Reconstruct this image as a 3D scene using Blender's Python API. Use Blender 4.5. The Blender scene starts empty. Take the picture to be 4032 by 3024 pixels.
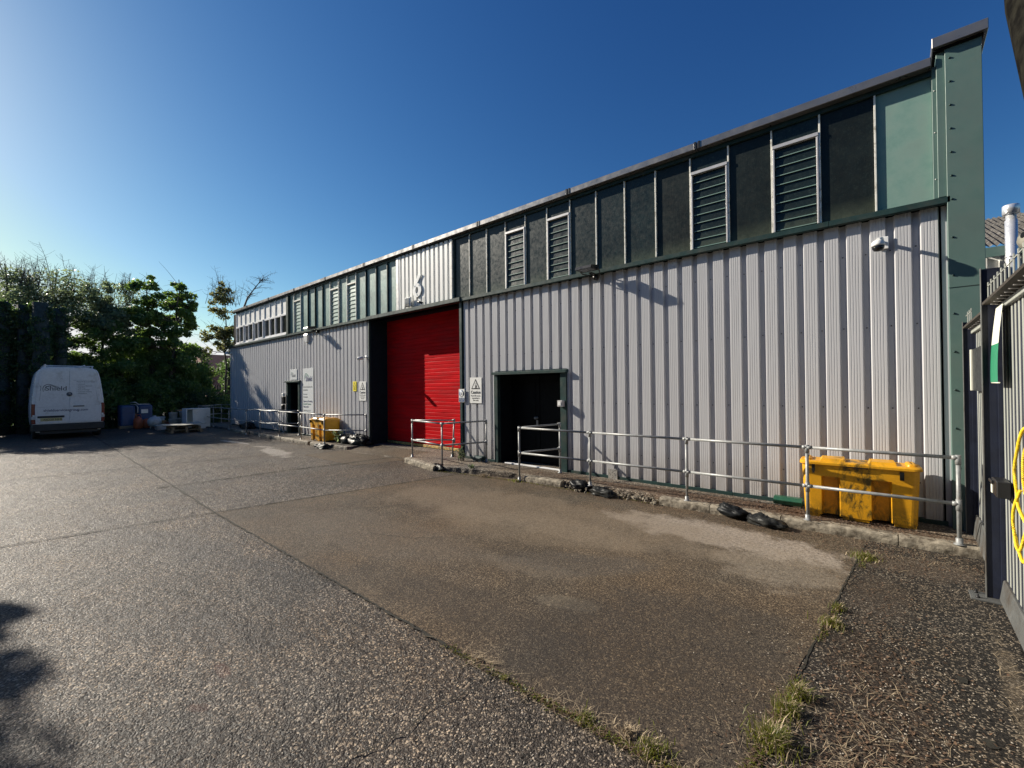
SKY, SUN, EXPO = 0.10, 5.0, 0.72
import bpy, math, random
import numpy as np
from mathutils import Vector, Matrix
random.seed(7); RNG = np.random.default_rng(11)
C = bpy.context.scene.collection
R = math.radians

# ------------------------------------------------------------------ mesh builder
class MB:
    def __init__(s): s.v = []; s.f = []; s.m = []; s.sm = []
    def add(s, vs, fs, mi=0, smooth=False):
        b = len(s.v); s.v += [tuple(p) for p in vs]
        for f in fs:
            s.f.append(tuple(b + i for i in f)); s.m.append(mi); s.sm.append(smooth)
        return s
    def box(s, x0, x1, y0, y1, z0, z1, mi=0):
        return s.add([(x0,y0,z0),(x1,y0,z0),(x1,y1,z0),(x0,y1,z0),(x0,y0,z1),(x1,y0,z1),(x1,y1,z1),(x0,y1,z1)],
                     [(0,3,2,1),(4,5,6,7),(0,1,5,4),(1,2,6,5),(2,3,7,6),(3,0,4,7)], mi)
    def bbox(s, x0, x1, y0, y1, z0, z1, b=0.01, mi=0):          # box with chamfered edges
        X = (x0, x1); Y = (y0, y1); Z = (z0, z1); vs = []; idx = {}
        for i in (0,1):
            for j in (0,1):
                for k in (0,1):
                    sx = b if i == 0 else -b; sy = b if j == 0 else -b; sz = b if k == 0 else -b
                    for a, p in enumerate(((X[i], Y[j]+sy, Z[k]+sz), (X[i]+sx, Y[j], Z[k]+sz), (X[i]+sx, Y[j]+sy, Z[k]))):
                        idx[(i,j,k,a)] = len(vs); vs.append(p)
        fs = []
        for i in (0,1): fs.append([idx[(i,0,0,0)], idx[(i,1,0,0)], idx[(i,1,1,0)], idx[(i,0,1,0)]])
        for j in (0,1): fs.append([idx[(0,j,0,1)], idx[(1,j,0,1)], idx[(1,j,1,1)], idx[(0,j,1,1)]])
        for k in (0,1): fs.append([idx[(0,0,k,2)], idx[(1,0,k,2)], idx[(1,1,k,2)], idx[(0,1,k,2)]])
        for i in (0,1):
            for j in (0,1): fs.append([idx[(i,j,0,0)], idx[(i,j,0,1)], idx[(i,j,1,1)], idx[(i,j,1,0)]])
        for i in (0,1):
            for k in (0,1): fs.append([idx[(i,0,k,0)], idx[(i,0,k,2)], idx[(i,1,k,2)], idx[(i,1,k,0)]])
        for j in (0,1):
            for k in (0,1): fs.append([idx[(0,j,k,1)], idx[(0,j,k,2)], idx[(1,j,k,2)], idx[(1,j,k,1)]])
        for i in (0,1):
            for j in (0,1):
                for k in (0,1): fs.append([idx[(i,j,k,0)], idx[(i,j,k,1)], idx[(i,j,k,2)]])
        cx = Vector(((x0+x1)/2, (y0+y1)/2, (z0+z1)/2)); out = []
        for f in fs:
            p = [Vector(vs[i]) for i in f]; n = (p[1]-p[0]).cross(p[2]-p[0]); c = sum(p, Vector())/len(p)
            out.append(f if n.dot(c-cx) > 0 else f[::-1])
        return s.add(vs, out, mi)
    def tube(s, pts, r, n=10, mi=0, cap=True, taper=None):
        pts = [Vector(p) for p in pts]; vs = []; fs = []
        for i, p in enumerate(pts):
            d = (pts[min(i+1, len(pts)-1)] - pts[max(i-1, 0)]).normalized()
            a = Vector((0,0,1)) if abs(d.z) < 0.9 else Vector((1,0,0))
            u = d.cross(a).normalized(); w = d.cross(u)
            rr = r if taper is None else taper[i]
            for k in range(n):
                t = 2*math.pi*k/n; vs.append(p + (u*math.cos(t) + w*math.sin(t))*rr)
        for i in range(len(pts)-1):
            for k in range(n):
                fs.append((i*n+k, i*n+(k+1)%n, (i+1)*n+(k+1)%n, (i+1)*n+k))
        s.add(vs, fs, mi, True)
        if cap:
            b = len(s.v) - len(vs)
            s.f.append(tuple(b+k for k in range(n))[::-1]); s.m.append(mi); s.sm.append(False)
            s.f.append(tuple(b+(len(pts)-1)*n+k for k in range(n))); s.m.append(mi); s.sm.append(False)
        return s
    def lathe(s, c, prof, n=20, mi=0, axis='z'):
        vs = []; fs = []
        for (r, h) in prof:
            for k in range(n):
                t = 2*math.pi*k/n; a, b = r*math.cos(t), r*math.sin(t)
                vs.append({'z': (c[0]+a, c[1]+b, c[2]+h), 'y': (c[0]+a, c[1]+h, c[2]+b), 'x': (c[0]+h, c[1]+a, c[2]+b)}[axis])
        for i in range(len(prof)-1):
            for k in range(n): fs.append((i*n+k, i*n+(k+1)%n, (i+1)*n+(k+1)%n, (i+1)*n+k))
        fs.append(tuple(range(n))[::-1]); fs.append(tuple((len(prof)-1)*n+k for k in range(n)))
        return s.add(vs, fs, mi, True)
    def prism(s, poly, ax, a0, a1, mi=0, smooth=False):
        """poly: 2D points in the plane normal to axis ax, extruded a0..a1"""
        def P(p, a): return {'x': (a, p[0], p[1]), 'y': (p[0], a, p[1]), 'z': (p[0], p[1], a)}[ax]
        n = len(poly); vs = [P(p, a0) for p in poly] + [P(p, a1) for p in poly]
        fs = [(i, (i+1)%n, n+(i+1)%n, n+i) for i in range(n)]
        s.add(vs, fs, mi, smooth); b = len(s.v) - 2*n
        s.f.append(tuple(b+i for i in range(n))[::-1]); s.m.append(mi); s.sm.append(False)
        s.f.append(tuple(b+n+i for i in range(n))); s.m.append(mi); s.sm.append(False)
        return s
    def loft(s, rings, mi=0, smooth=True, caps=True):
        n = len(rings[0]); vs = [p for r in rings for p in r]; fs = []
        for i in range(len(rings)-1):
            for k in range(n): fs.append((i*n+k, i*n+(k+1)%n, (i+1)*n+(k+1)%n, (i+1)*n+k))
        s.add(vs, fs, mi, smooth); b = len(s.v) - len(vs)
        if caps:
            s.f.append(tuple(b+i for i in range(n))[::-1]); s.m.append(mi); s.sm.append(False)
            s.f.append(tuple(b+(len(rings)-1)*n+i for i in range(n))); s.m.append(mi); s.sm.append(False)
        return s
    def xf(s, M): s.v = [tuple(M @ Vector(p)) for p in s.v]; return s
    def jitter(s, a):
        s.v = [(x+random.uniform(-a,a), y+random.uniform(-a,a), z+random.uniform(-a,a)) for x,y,z in s.v]; return s

OFF = {}
def tag(o, label=None, cat=None, group=None, kind=None):
    if label: o['label'] = label
    if cat: o['category'] = cat
    if group: o['group'] = group
    if kind: o['kind'] = kind
    return o
def thing(name, loc, label, cat, group=None):
    o = bpy.data.objects.new(name, None); C.objects.link(o); o.location = loc; o.empty_display_size = 0.2
    OFF[o.name] = Vector(loc); return tag(o, label, cat, group)
def fixn(me):
    import bmesh
    bm = bmesh.new(); bm.from_mesh(me); bmesh.ops.recalc_face_normals(bm, faces=bm.faces); bm.to_mesh(me); bm.free()
def build(mb, name, mat, parent=None, label=None, cat=None, group=None, kind=None, origin=None, recalc=True, smooth_angle=None):
    mats = mat if isinstance(mat, (list, tuple)) else [mat]
    if parent is not None: off = OFF[parent.name]
    elif origin is not None: off = Vector(origin)
    else:
        a = np.array(mb.v); off = Vector(((a[:,0].min()+a[:,0].max())/2, (a[:,1].min()+a[:,1].max())/2, a[:,2].min()))
    me = bpy.data.meshes.new(name)
    me.from_pydata([(x-off.x, y-off.y, z-off.z) for x,y,z in mb.v], [], mb.f)
    for m in mats: me.materials.append(m)
    me.polygons.foreach_set('material_index', mb.m); me.polygons.foreach_set('use_smooth', mb.sm)
    me.update()
    if recalc: fixn(me)
    o = bpy.data.objects.new(name, me); C.objects.link(o)
    if parent is not None: o.parent = parent
    else: o.location = off
    OFF[o.name] = off
    return tag(o, label, cat, group, kind)
def text(s, size, name, mat, parent, M, extr=0.001, align='LEFT', sx=1.0, bold=0.0):
    """lettering as a mesh; M places local x-right y-up plane"""
    cu = bpy.data.curves.new('t', 'FONT'); cu.body = s; cu.size = size; cu.extrude = extr; cu.align_x = align; cu.offset = bold
    to = bpy.data.objects.new('t', cu); C.objects.link(to)
    dg = bpy.context.evaluated_depsgraph_get(); dg.update()
    me = bpy.data.meshes.new_from_object(to.evaluated_get(dg))
    bpy.data.objects.remove(to)
    mb = MB(); mb.add([tuple(M @ Vector((v.co.x*sx, v.co.y, v.co.z))) for v in me.vertices], [tuple(p.vertices) for p in me.polygons])
    bpy.data.meshes.remove(me)
    return build(mb, name, mat, parent, recalc=False)
def FY(x, y, z):   # text frame facing -Y
    return Matrix(((1,0,0,x),(0,0,-1,y),(0,1,0,z),(0,0,0,1)))
def FX(x, y, z):   # text frame facing +X (right = +Y)
    return Matrix(((0,0,1,x),(1,0,0,y),(0,1,0,z),(0,0,0,1)))

# ------------------------------------------------------------------ materials
def nodes(name):
    m = bpy.data.materials.new(name); m.use_nodes = True; nt = m.node_tree
    return m, nt, nt.nodes['Principled BSDF'], nt.nodes['Material Output']
def N(nt, t, **kw):
    n = nt.nodes.new(t)
    for k, v in kw.items():
        if k.startswith('i_'): n.inputs[k[2:].replace('_', ' ')].default_value = v
        else: setattr(n, k, v)
    return n
def ramp(nt, stops, interp='LINEAR'):
    r = nt.nodes.new('ShaderNodeValToRGB'); r.color_ramp.interpolation = interp
    e = r.color_ramp.elements
    while len(e) < len(stops): e.new(0.5)
    for i, (p, c) in enumerate(stops):
        e[i].position = p; e[i].color = (c[0], c[1], c[2], 1) if not isinstance(c, (int, float)) else (c, c, c, 1)
    return r
def mixc(nt, a, b, fac, mode='MIX'):
    m = nt.nodes.new('ShaderNodeMix'); m.data_type = 'RGBA'; m.blend_type = mode
    L = nt.links
    for sock, val in ((m.inputs[0], fac), (m.inputs[6], a), (m.inputs[7], b)):
        if isinstance(val, bpy.types.NodeSocket): L.new(val, sock)
        elif isinstance(val, (int, float)): sock.default_value = val
        else: sock.default_value = (val[0], val[1], val[2], 1)
    return m.outputs[2]
def coords(nt, scale=(1,1,1)):
    tc = nt.nodes.new('ShaderNodeTexCoord'); mp = nt.nodes.new('ShaderNodeMapping'); mp.inputs['Scale'].default_value = scale
    nt.links.new(tc.outputs['Object'], mp.inputs[0]); return mp.outputs[0]
def noise(nt, vec, scale, detail=4, rough=0.55, dist=0.0):
    n = N(nt, 'ShaderNodeTexNoise'); n.inputs['Scale'].default_value = scale; n.inputs['Detail'].default_value = detail
    n.inputs['Roughness'].default_value = rough; n.inputs['Distortion'].default_value = dist
    nt.links.new(vec, n.inputs['Vector']); return n.outputs['Fac']
def bump(nt, h, bs, strength=0.3, dist=0.01):
    b = N(nt, 'ShaderNodeBump'); b.inputs['Strength'].default_value = strength; b.inputs['Distance'].default_value = dist
    nt.links.new(h, b.inputs['Height']); nt.links.new(b.outputs[0], bs.inputs['Normal']); return b
def simple(name, col, rough=0.5, metal=0.0, var=0.15, vs=6.0, bmp=0.0, bscale=80.0, dirt=None, dirt_amt=0.0, dscale=3.0, spec=0.5, stretch=(1,1,1)):
    m, nt, bs, out = nodes(name); L = nt.links; v = coords(nt, stretch)
    nz = noise(nt, v, vs, 5)
    lo = tuple(c*(1-var) for c in col); hi = tuple(min(1, c*(1+var)) for c in col)
    r = ramp(nt, [(0.3, lo), (0.7, hi)]); L.new(nz, r.inputs[0]); c = r.outputs[0]
    if dirt is not None:
        d = noise(nt, v, dscale, 6, 0.65); dr = ramp(nt, [(0.62-0.25*dirt_amt, 0), (0.80-0.2*dirt_amt, 1)]); L.new(d, dr.inputs[0])
        c = mixc(nt, c, dirt, dr.outputs[0])
    L.new(c, bs.inputs['Base Color'])
    bs.inputs['Metallic'].default_value = metal; bs.inputs['Specular IOR Level'].default_value = spec
    rr = ramp(nt, [(0.3, max(0.03, rough-0.08)), (0.7, min(1, rough+0.08))]); L.new(noise(nt, v, vs*2.3, 3), rr.inputs[0]); L.new(rr.outputs[0], bs.inputs['Roughness'])
    if bmp: bump(nt, noise(nt, v, bscale, 3), bs, bmp, 0.004)
    return m

M = {}
def cladding(name, col, drift=0.12):
    m, nt, bs, out = nodes(name); L = nt.links
    v = coords(nt, (1,1,1)); vz = coords(nt, (2.2, 2.2, 0.3))
    a = ramp(nt, [(0.3, tuple(c*(1-drift) for c in col)), (0.72, tuple(c*(1+drift*0.6) for c in col))]); L.new(noise(nt, vz, 2.2, 6, 0.6), a.inputs[0])
    d = ramp(nt, [(0.60, 0), (0.90, 0.3)]); L.new(noise(nt, coords(nt, (14,14,0.5)), 1.0, 6, 0.7), d.inputs[0])
    c = mixc(nt, a.outputs[0], (0.16,0.14,0.12), d.outputs[0])
    # rain splash and soil staining close to the ground
    g = N(nt, 'ShaderNodeNewGeometry'); sp = N(nt, 'ShaderNodeSeparateXYZ'); L.new(g.outputs['Position'], sp.inputs[0])
    mr = N(nt, 'ShaderNodeMapRange'); mr.inputs[1].default_value = 0.15; mr.inputs[2].default_value = 0.75; mr.inputs[3].default_value = 0.8; mr.inputs[4].default_value = 0.0
    L.new(sp.outputs[2], mr.inputs[0]); mm = N(nt, 'ShaderNodeMath', operation='MULTIPLY'); L.new(mr.outputs[0], mm.inputs[0]); L.new(noise(nt, v, 7, 6, 0.7), mm.inputs[1])
    c = mixc(nt, c, (0.20,0.16,0.12), mm.outputs[0])
    L.new(c, bs.inputs['Base Color']); bs.inputs['Roughness'].default_value = 0.42; bs.inputs['Specular IOR Level'].default_value = 0.35
    bump(nt, noise(nt, coords(nt, (0.6,1,0.6)), 3.5, 2), bs, 0.16, 0.012)
    return m
M['clad'] = cladding('grey_lilac_steel_cladding', (0.52,0.52,0.53), 0.05)
M['white_clad'] = cladding('white_steel_cladding', (0.78,0.78,0.75), 0.04)
M['green'] = simple('dark_green_painted_steel', (0.020,0.044,0.042), 0.42, spec=0.25, var=0.18, vs=5, bmp=0.05, bscale=30, dirt=(0.05,0.06,0.052), dirt_amt=0.5)
M['pier'] = simple('weathered_green_steel_pier', (0.090,0.155,0.138), 0.5, var=0.10, vs=4, bmp=0.10, bscale=180, dirt=(0.095,0.145,0.13), dirt_amt=0.8, dscale=2.0)
M['panelgreen'] = simple('pale_green_textured_panel', (0.215,0.32,0.275), 0.5, var=0.10, vs=3, bmp=0.25, bscale=90, dirt=(0.16,0.28,0.24), dirt_amt=0.8)
M['coping'] = simple('grey_aluminium_coping', (0.21,0.20,0.195), 0.33, metal=0.6, spec=0.8, var=0.12, vs=3, dirt=(0.06,0.055,0.05), dirt_amt=0.1)
M['cream'] = simple('cream_painted_glazing_bar', (0.80,0.78,0.70), 0.4, var=0.06, dirt=(0.3,0.27,0.2), dirt_amt=0.5, dscale=12)
M['whiteframe'] = simple('white_window_frame', (0.80,0.80,0.80), 0.35, var=0.04, dirt=(0.45,0.43,0.4), dirt_amt=0.3)
M['greyframe'] = simple('grey_louvre_frame', (0.55,0.53,0.52), 0.4, metal=0.3, var=0.08)
M['offpanel'] = simple('off_white_spandrel_panel', (0.72,0.72,0.70), 0.42, var=0.06, vs=2)
M['void'] = simple('dark_interior_lining', (0.010,0.011,0.013), 0.9, var=0.2, spec=0.05)
M['navy'] = simple('dark_navy_green_reveal', (0.010,0.020,0.027), 0.6, var=0.2, spec=0.15)
M['doorpaint'] = simple('near_black_door_paint', (0.006,0.007,0.008), 0.6, var=0.2, spec=0.08)
M['red'] = simple('red_roller_shutter_paint', (0.54,0.008,0.012), 0.5, spec=0.02, var=0.18, vs=2.2, bmp=0.10, bscale=25, dirt=(0.42,0.015,0.018), dirt_amt=0.7, dscale=1.6, stretch=(0.5,1,3))
M['yellowbar'] = simple('worn_yellow_bottom_bar', (0.55,0.36,0.09), 0.6, var=0.2, vs=20, dirt=(0.12,0.08,0.05), dirt_amt=0.8, dscale=14)
M['galv'] = simple('galvanised_tube', (0.25,0.26,0.26), 0.42, metal=0.12, var=0.22, vs=22, bmp=0.08, bscale=140, dirt=(0.26,0.24,0.22), dirt_amt=0.45, dscale=18)
M['blacksteel'] = simple('black_plastic_housing', (0.015,0.015,0.016), 0.35, var=0.2)
M['whiteplastic'] = simple('white_plastic_housing', (0.78,0.78,0.76), 0.35, var=0.04)
M['lens'] = simple('dark_camera_lens', (0.01,0.01,0.012), 0.08, var=0.1)
M['lampglass'] = simple('floodlight_glass', (0.16,0.17,0.18), 0.3, var=0.1)
M['signwhite'] = simple('white_sign_board', (0.74,0.74,0.71), 0.42, var=0.04, dirt=(0.5,0.48,0.42), dirt_amt=0.3)
M['signgrey'] = simple('pale_grey_sign_board', (0.60,0.62,0.62), 0.42, var=0.04)
M['signyellow'] = simple('yellow_sign_board', (0.85,0.72,0.04), 0.42, var=0.05)
M['ink'] = simple('black_sign_ink', (0.02,0.02,0.025), 0.5, var=0.1)
M['inkgrey'] = simple('grey_sign_ink', (0.13,0.14,0.15), 0.5, var=0.1)
M['inknavy'] = simple('navy_sign_ink', (0.035,0.045,0.12), 0.5, var=0.1)
M['inkgreen'] = simple('green_sign_ink', (0.03,0.16,0.11), 0.5, var=0.1)
M['inkblue'] = simple('mandatory_blue_ink', (0.02,0.06,0.17), 0.45, var=0.1)
M['bag'] = simple('black_polythene_sack', (0.010,0.011,0.012), 0.42, var=0.5, vs=8, bmp=0.9, bscale=28, spec=0.14, dirt=(0.05,0.05,0.045), dirt_amt=0.4)
M['vanwhite'] = simple('white_van_paint', (0.72,0.73,0.74), 0.28, var=0.03, dirt=(0.45,0.43,0.40), dirt_amt=0.25, dscale=2)
M['vanblack'] = simple('van_bumper_plastic', (0.02,0.02,0.022), 0.55, var=0.2)
M['redlens'] = simple('red_lamp_lens', (0.16,0.012,0.012), 0.2, var=0.1)
M['clearlens'] = simple('clear_lamp_lens', (0.55,0.55,0.55), 0.12, var=0.1)
M['plate'] = simple('yellow_number_plate', (0.50,0.44,0.20), 0.35, var=0.06)
M['rubber'] = simple('tyre_rubber', (0.018,0.018,0.018), 0.8, var=0.2)
M['chrome'] = simple('chrome', (0.7,0.7,0.7), 0.12, metal=1.0, var=0.03)
M['stainless'] = simple('stainless_flue', (0.72,0.73,0.75), 0.32, metal=0.55, var=0.08, vs=10)
M['blue'] = simple('blue_plastic_tank', (0.012,0.05,0.16), 0.4, var=0.15)
M['orange'] = simple('orange_brown_canister', (0.35,0.085,0.03), 0.5, var=0.2)
M['whitedrum'] = simple('dirty_white_plastic', (0.55,0.56,0.55), 0.45, var=0.1, dirt=(0.25,0.23,0.2), dirt_amt=0.6)
M['pallet'] = simple('weathered_pallet_wood', (0.22,0.17,0.11), 0.8, var=0.3, vs=12, stretch=(1,6,6))
M['sheet'] = simple('pale_warped_board', (0.42,0.41,0.34), 0.7, var=0.15, dirt=(0.15,0.14,0.11), dirt_amt=0.6)
M['card'] = simple('brown_cardboard', (0.35,0.22,0.11), 0.8, var=0.12)
M['treadplate'] = simple('aluminium_tread_plate', (0.62,0.60,0.56), 0.35, metal=0.8, var=0.15, vs=20)
M['greenplastic'] = simple('dark_green_plastic_box', (0.020,0.085,0.050), 0.35, var=0.12, vs=10)
M['palebar'] = simple('pale_grey_fence_bar', (0.36,0.375,0.34), 0.45, metal=0.1, var=0.15, vs=9, dirt=(0.35,0.36,0.32), dirt_amt=0.5, dscale=5, stretch=(1,1,0.2))
M['navysteel'] = simple('dark_navy_fence_sheet', (0.010,0.014,0.030), 0.5, var=0.3)
M['kick'] = simple('grey_kick_plate', (0.115,0.12,0.118), 0.5, metal=0.2, var=0.18, vs=7, dirt=(0.07,0.06,0.05), dirt_amt=0.6)
M['hood'] = simple('brown_fence_hood', (0.050,0.042,0.034), 0.7, var=0.3, vs=12, bmp=0.3, bscale=40)
M['bannerwhite'] = simple('white_pvc_banner', (0.78,0.78,0.66), 0.45, var=0.05)
M['bannergreen'] = simple('green_pvc_banner', (0.02,0.22,0.11), 0.45, var=0.08)
M['rope'] = simple('yellow_polyprop_rope', (0.80,0.56,0.02), 0.5, var=0.22, vs=30)
M['bark'] = simple('rough_bark', (0.060,0.048,0.036), 0.9, var=0.35, vs=8, bmp=0.8, bscale=22, stretch=(2,2,0.5))
M['ivybark'] = simple('ivy_grown_bark', (0.034,0.042,0.038), 0.9, var=0.5, vs=9, bmp=0.8, bscale=18)
M['mottled'] = simple('mottled_grey_bark', (0.006,0.0055,0.0045), 0.9, var=0.4, vs=14, bmp=0.5, bscale=25, spec=0.05, dirt=(0.020,0.019,0.014), dirt_amt=0.8, dscale=7)
M['logwood'] = simple('weathered_grey_timber', (0.22,0.21,0.17), 0.8, var=0.35, vs=12, bmp=0.6, bscale=30)
M['strap'] = simple('brown_orange_strap', (0.33,0.14,0.05), 0.6, var=0.25, vs=14)
M['asbestos'] = simple('lichen_grey_fibre_cement', (0.060,0.054,0.047), 0.9, var=0.4, vs=6, bmp=0.5, bscale=40, dirt=(0.20,0.19,0.17), dirt_amt=0.5, dscale=9)
M['brick'] = None
def litter_mat():
    return simple('dead_leaf_litter', (0.105,0.062,0.036), 0.8, var=0.7, vs=30)
M['litter'] = litter_mat()
M['straw'] = simple('dry_straw', (0.36,0.28,0.18), 0.7, var=0.4, vs=25)
M['pebble'] = simple('pale_flint_pebble', (0.30,0.26,0.21), 0.38, var=0.6, vs=60)

def leafmat(name, c1, c2, trans, vs=0.8, rough=0.45):
    m, nt, bs, out = nodes(name); L = nt.links; v = coords(nt)
    r = ramp(nt, [(0.3, c1), (0.7, c2)]); L.new(noise(nt, v, vs, 5, 0.8), r.inputs[0])
    L.new(r.outputs[0], bs.inputs['Base Color']); bs.inputs['Roughness'].default_value = rough
    t = N(nt, 'ShaderNodeBsdfTranslucent'); tc = mixc(nt, r.outputs[0], trans, 0.7); L.new(tc, t.inputs[0])
    mx = N(nt, 'ShaderNodeMixShader'); mx.inputs[0].default_value = 0.42; L.new(bs.outputs[0], mx.inputs[1]); L.new(t.outputs[0], mx.inputs[2]); L.new(mx.outputs[0], out.inputs[0])
    return m
M['leaf'] = leafmat('maple_leaf', (0.042,0.080,0.030), (0.105,0.160,0.052), (0.34,0.54,0.09))
M['leafdark'] = leafmat('ivy_leaf', (0.028,0.048,0.026), (0.062,0.095,0.044), (0.20,0.34,0.08))
M['leafgrey'] = leafmat('young_grey_green_leaf', (0.100,0.135,0.095), (0.19,0.22,0.14), (0.42,0.54,0.24))
M['leafred'] = leafmat('bronze_young_leaf', (0.050,0.070,0.032), (0.13,0.125,0.06), (0.38,0.40,0.14))
M['grass'] = leafmat('grass_blade', (0.055,0.085,0.012), (0.19,0.19,0.03), (0.40,0.42,0.05), vs=22)
M['twig'] = simple('thin_twig', (0.085,0.075,0.065), 0.85, var=0.3)

# glass: dusty wired glass with dark rooms behind
def glass(name, col, rough, spec=0.6, bscale=55, bst=0.35, reeded=False, dust=0.25, dcol=(0.10,0.145,0.125)):
    m, nt, bs, out = nodes(name); L = nt.links; v = coords(nt)
    a = ramp(nt, [(0.35, tuple(c*0.75 for c in col)), (0.7, tuple(c*1.3 for c in col))]); L.new(noise(nt, v, 2.5, 5), a.inputs[0])
    d = ramp(nt, [(0.52, 0), (0.75, dust)]); L.new(noise(nt, v, 26, 4, 0.7, 1.2), d.inputs[0])
    c = mixc(nt, a.outputs[0], dcol, d.outputs[0])
    g = N(nt, 'ShaderNodeNewGeometry'); sp = N(nt, 'ShaderNodeSeparateXYZ'); L.new(g.outputs['Position'], sp.inputs[0])
    mr = N(nt, 'ShaderNodeMapRange'); mr.inputs[1].default_value = 4.16; mr.inputs[2].default_value = 4.42; mr.inputs[3].default_value = 0.55; mr.inputs[4].default_value = 0.0
    L.new(sp.outputs[2], mr.inputs[0]); mm = N(nt, 'ShaderNodeMath', operation='MULTIPLY'); L.new(mr.outputs[0], mm.inputs[0]); L.new(noise(nt, v, 9, 5, 0.7), mm.inputs[1])
    c = mixc(nt, c, (0.16,0.19,0.13), mm.outputs[0])
    L.new(c, bs.inputs['Base Color']); bs.inputs['Specular IOR Level'].default_value = spec
    rr = ramp(nt, [(0.3, rough-0.06), (0.7, rough+0.08)]); L.new(noise(nt, v, 14, 4), rr.inputs[0]); L.new(rr.outputs[0], bs.inputs['Roughness'])
    h = noise(nt, coords(nt, (1,1,0.02)), 220, 1) if reeded else noise(nt, v, bscale, 2, 0.5, 0.8)
    bump(nt, h, bs, bst, 0.003)
    return m
M['glass'] = glass('dusty_wired_glass', (0.009,0.016,0.016), 0.30, spec=0.30, bst=0.6, dust=0.35, dcol=(0.07,0.11,0.10))
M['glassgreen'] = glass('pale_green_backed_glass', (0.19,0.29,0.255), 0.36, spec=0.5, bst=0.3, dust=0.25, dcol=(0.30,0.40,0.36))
M['glassreed'] = glass('dark_reeded_glass', (0.010,0.014,0.013), 0.35, spec=0.22, reeded=True, dust=0.12)
M['officeglass'] = simple('clear_dark_office_glass', (0.018,0.020,0.020), 0.05, var=0.3, spec=0.6)
# ------------------------------------------------------------------ ground
def blob(nt, cx, cy, rx, ry, rot=0.0, soft=0.42, ns=1.6, na=0.75):
    """irregular stain mask at a fixed place on the ground"""
    L = nt.links; tc = nt.nodes.new('ShaderNodeTexCoord'); mp = nt.nodes.new('ShaderNodeMapping'); mp.vector_type = 'TEXTURE'
    mp.inputs['Location'].default_value = (cx, cy, 0); mp.inputs['Rotation'].default_value = (0,0,rot); mp.inputs['Scale'].default_value = (rx, ry, 1)
    L.new(tc.outputs['Object'], mp.inputs[0])
    ln = N(nt, 'ShaderNodeVectorMath', operation='LENGTH'); L.new(mp.outputs[0], ln.inputs[0])
    nz = noise(nt, coords(nt), ns, 6, 0.65)
    a = N(nt, 'ShaderNodeMath', operation='MULTIPLY_ADD'); a.inputs[1].default_value = na*2; a.inputs[2].default_value = -na; L.new(nz, a.inputs[0])
    s = N(nt, 'ShaderNodeMath', operation='ADD'); L.new(ln.outputs['Value'], s.inputs[0]); L.new(a.outputs[0], s.inputs[1])
    mr = N(nt, 'ShaderNodeMapRange'); mr.interpolation_type = 'SMOOTHSTEP'; mr.inputs[1].default_value = 1-soft; mr.inputs[2].default_value = 1.0; mr.inputs[3].default_value = 1; mr.inputs[4].default_value = 0
    L.new(s.outputs[0], mr.inputs[0])
    br = ramp(nt, [(0.36, 0.25), (0.62, 1.0)]); L.new(noise(nt, coords(nt), 28, 5, 0.75), br.inputs[0])
    fm = N(nt, 'ShaderNodeMath', operation='MULTIPLY'); L.new(mr.outputs[0], fm.inputs[0]); L.new(br.outputs[0], fm.inputs[1]); return fm.outputs[0]
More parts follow.
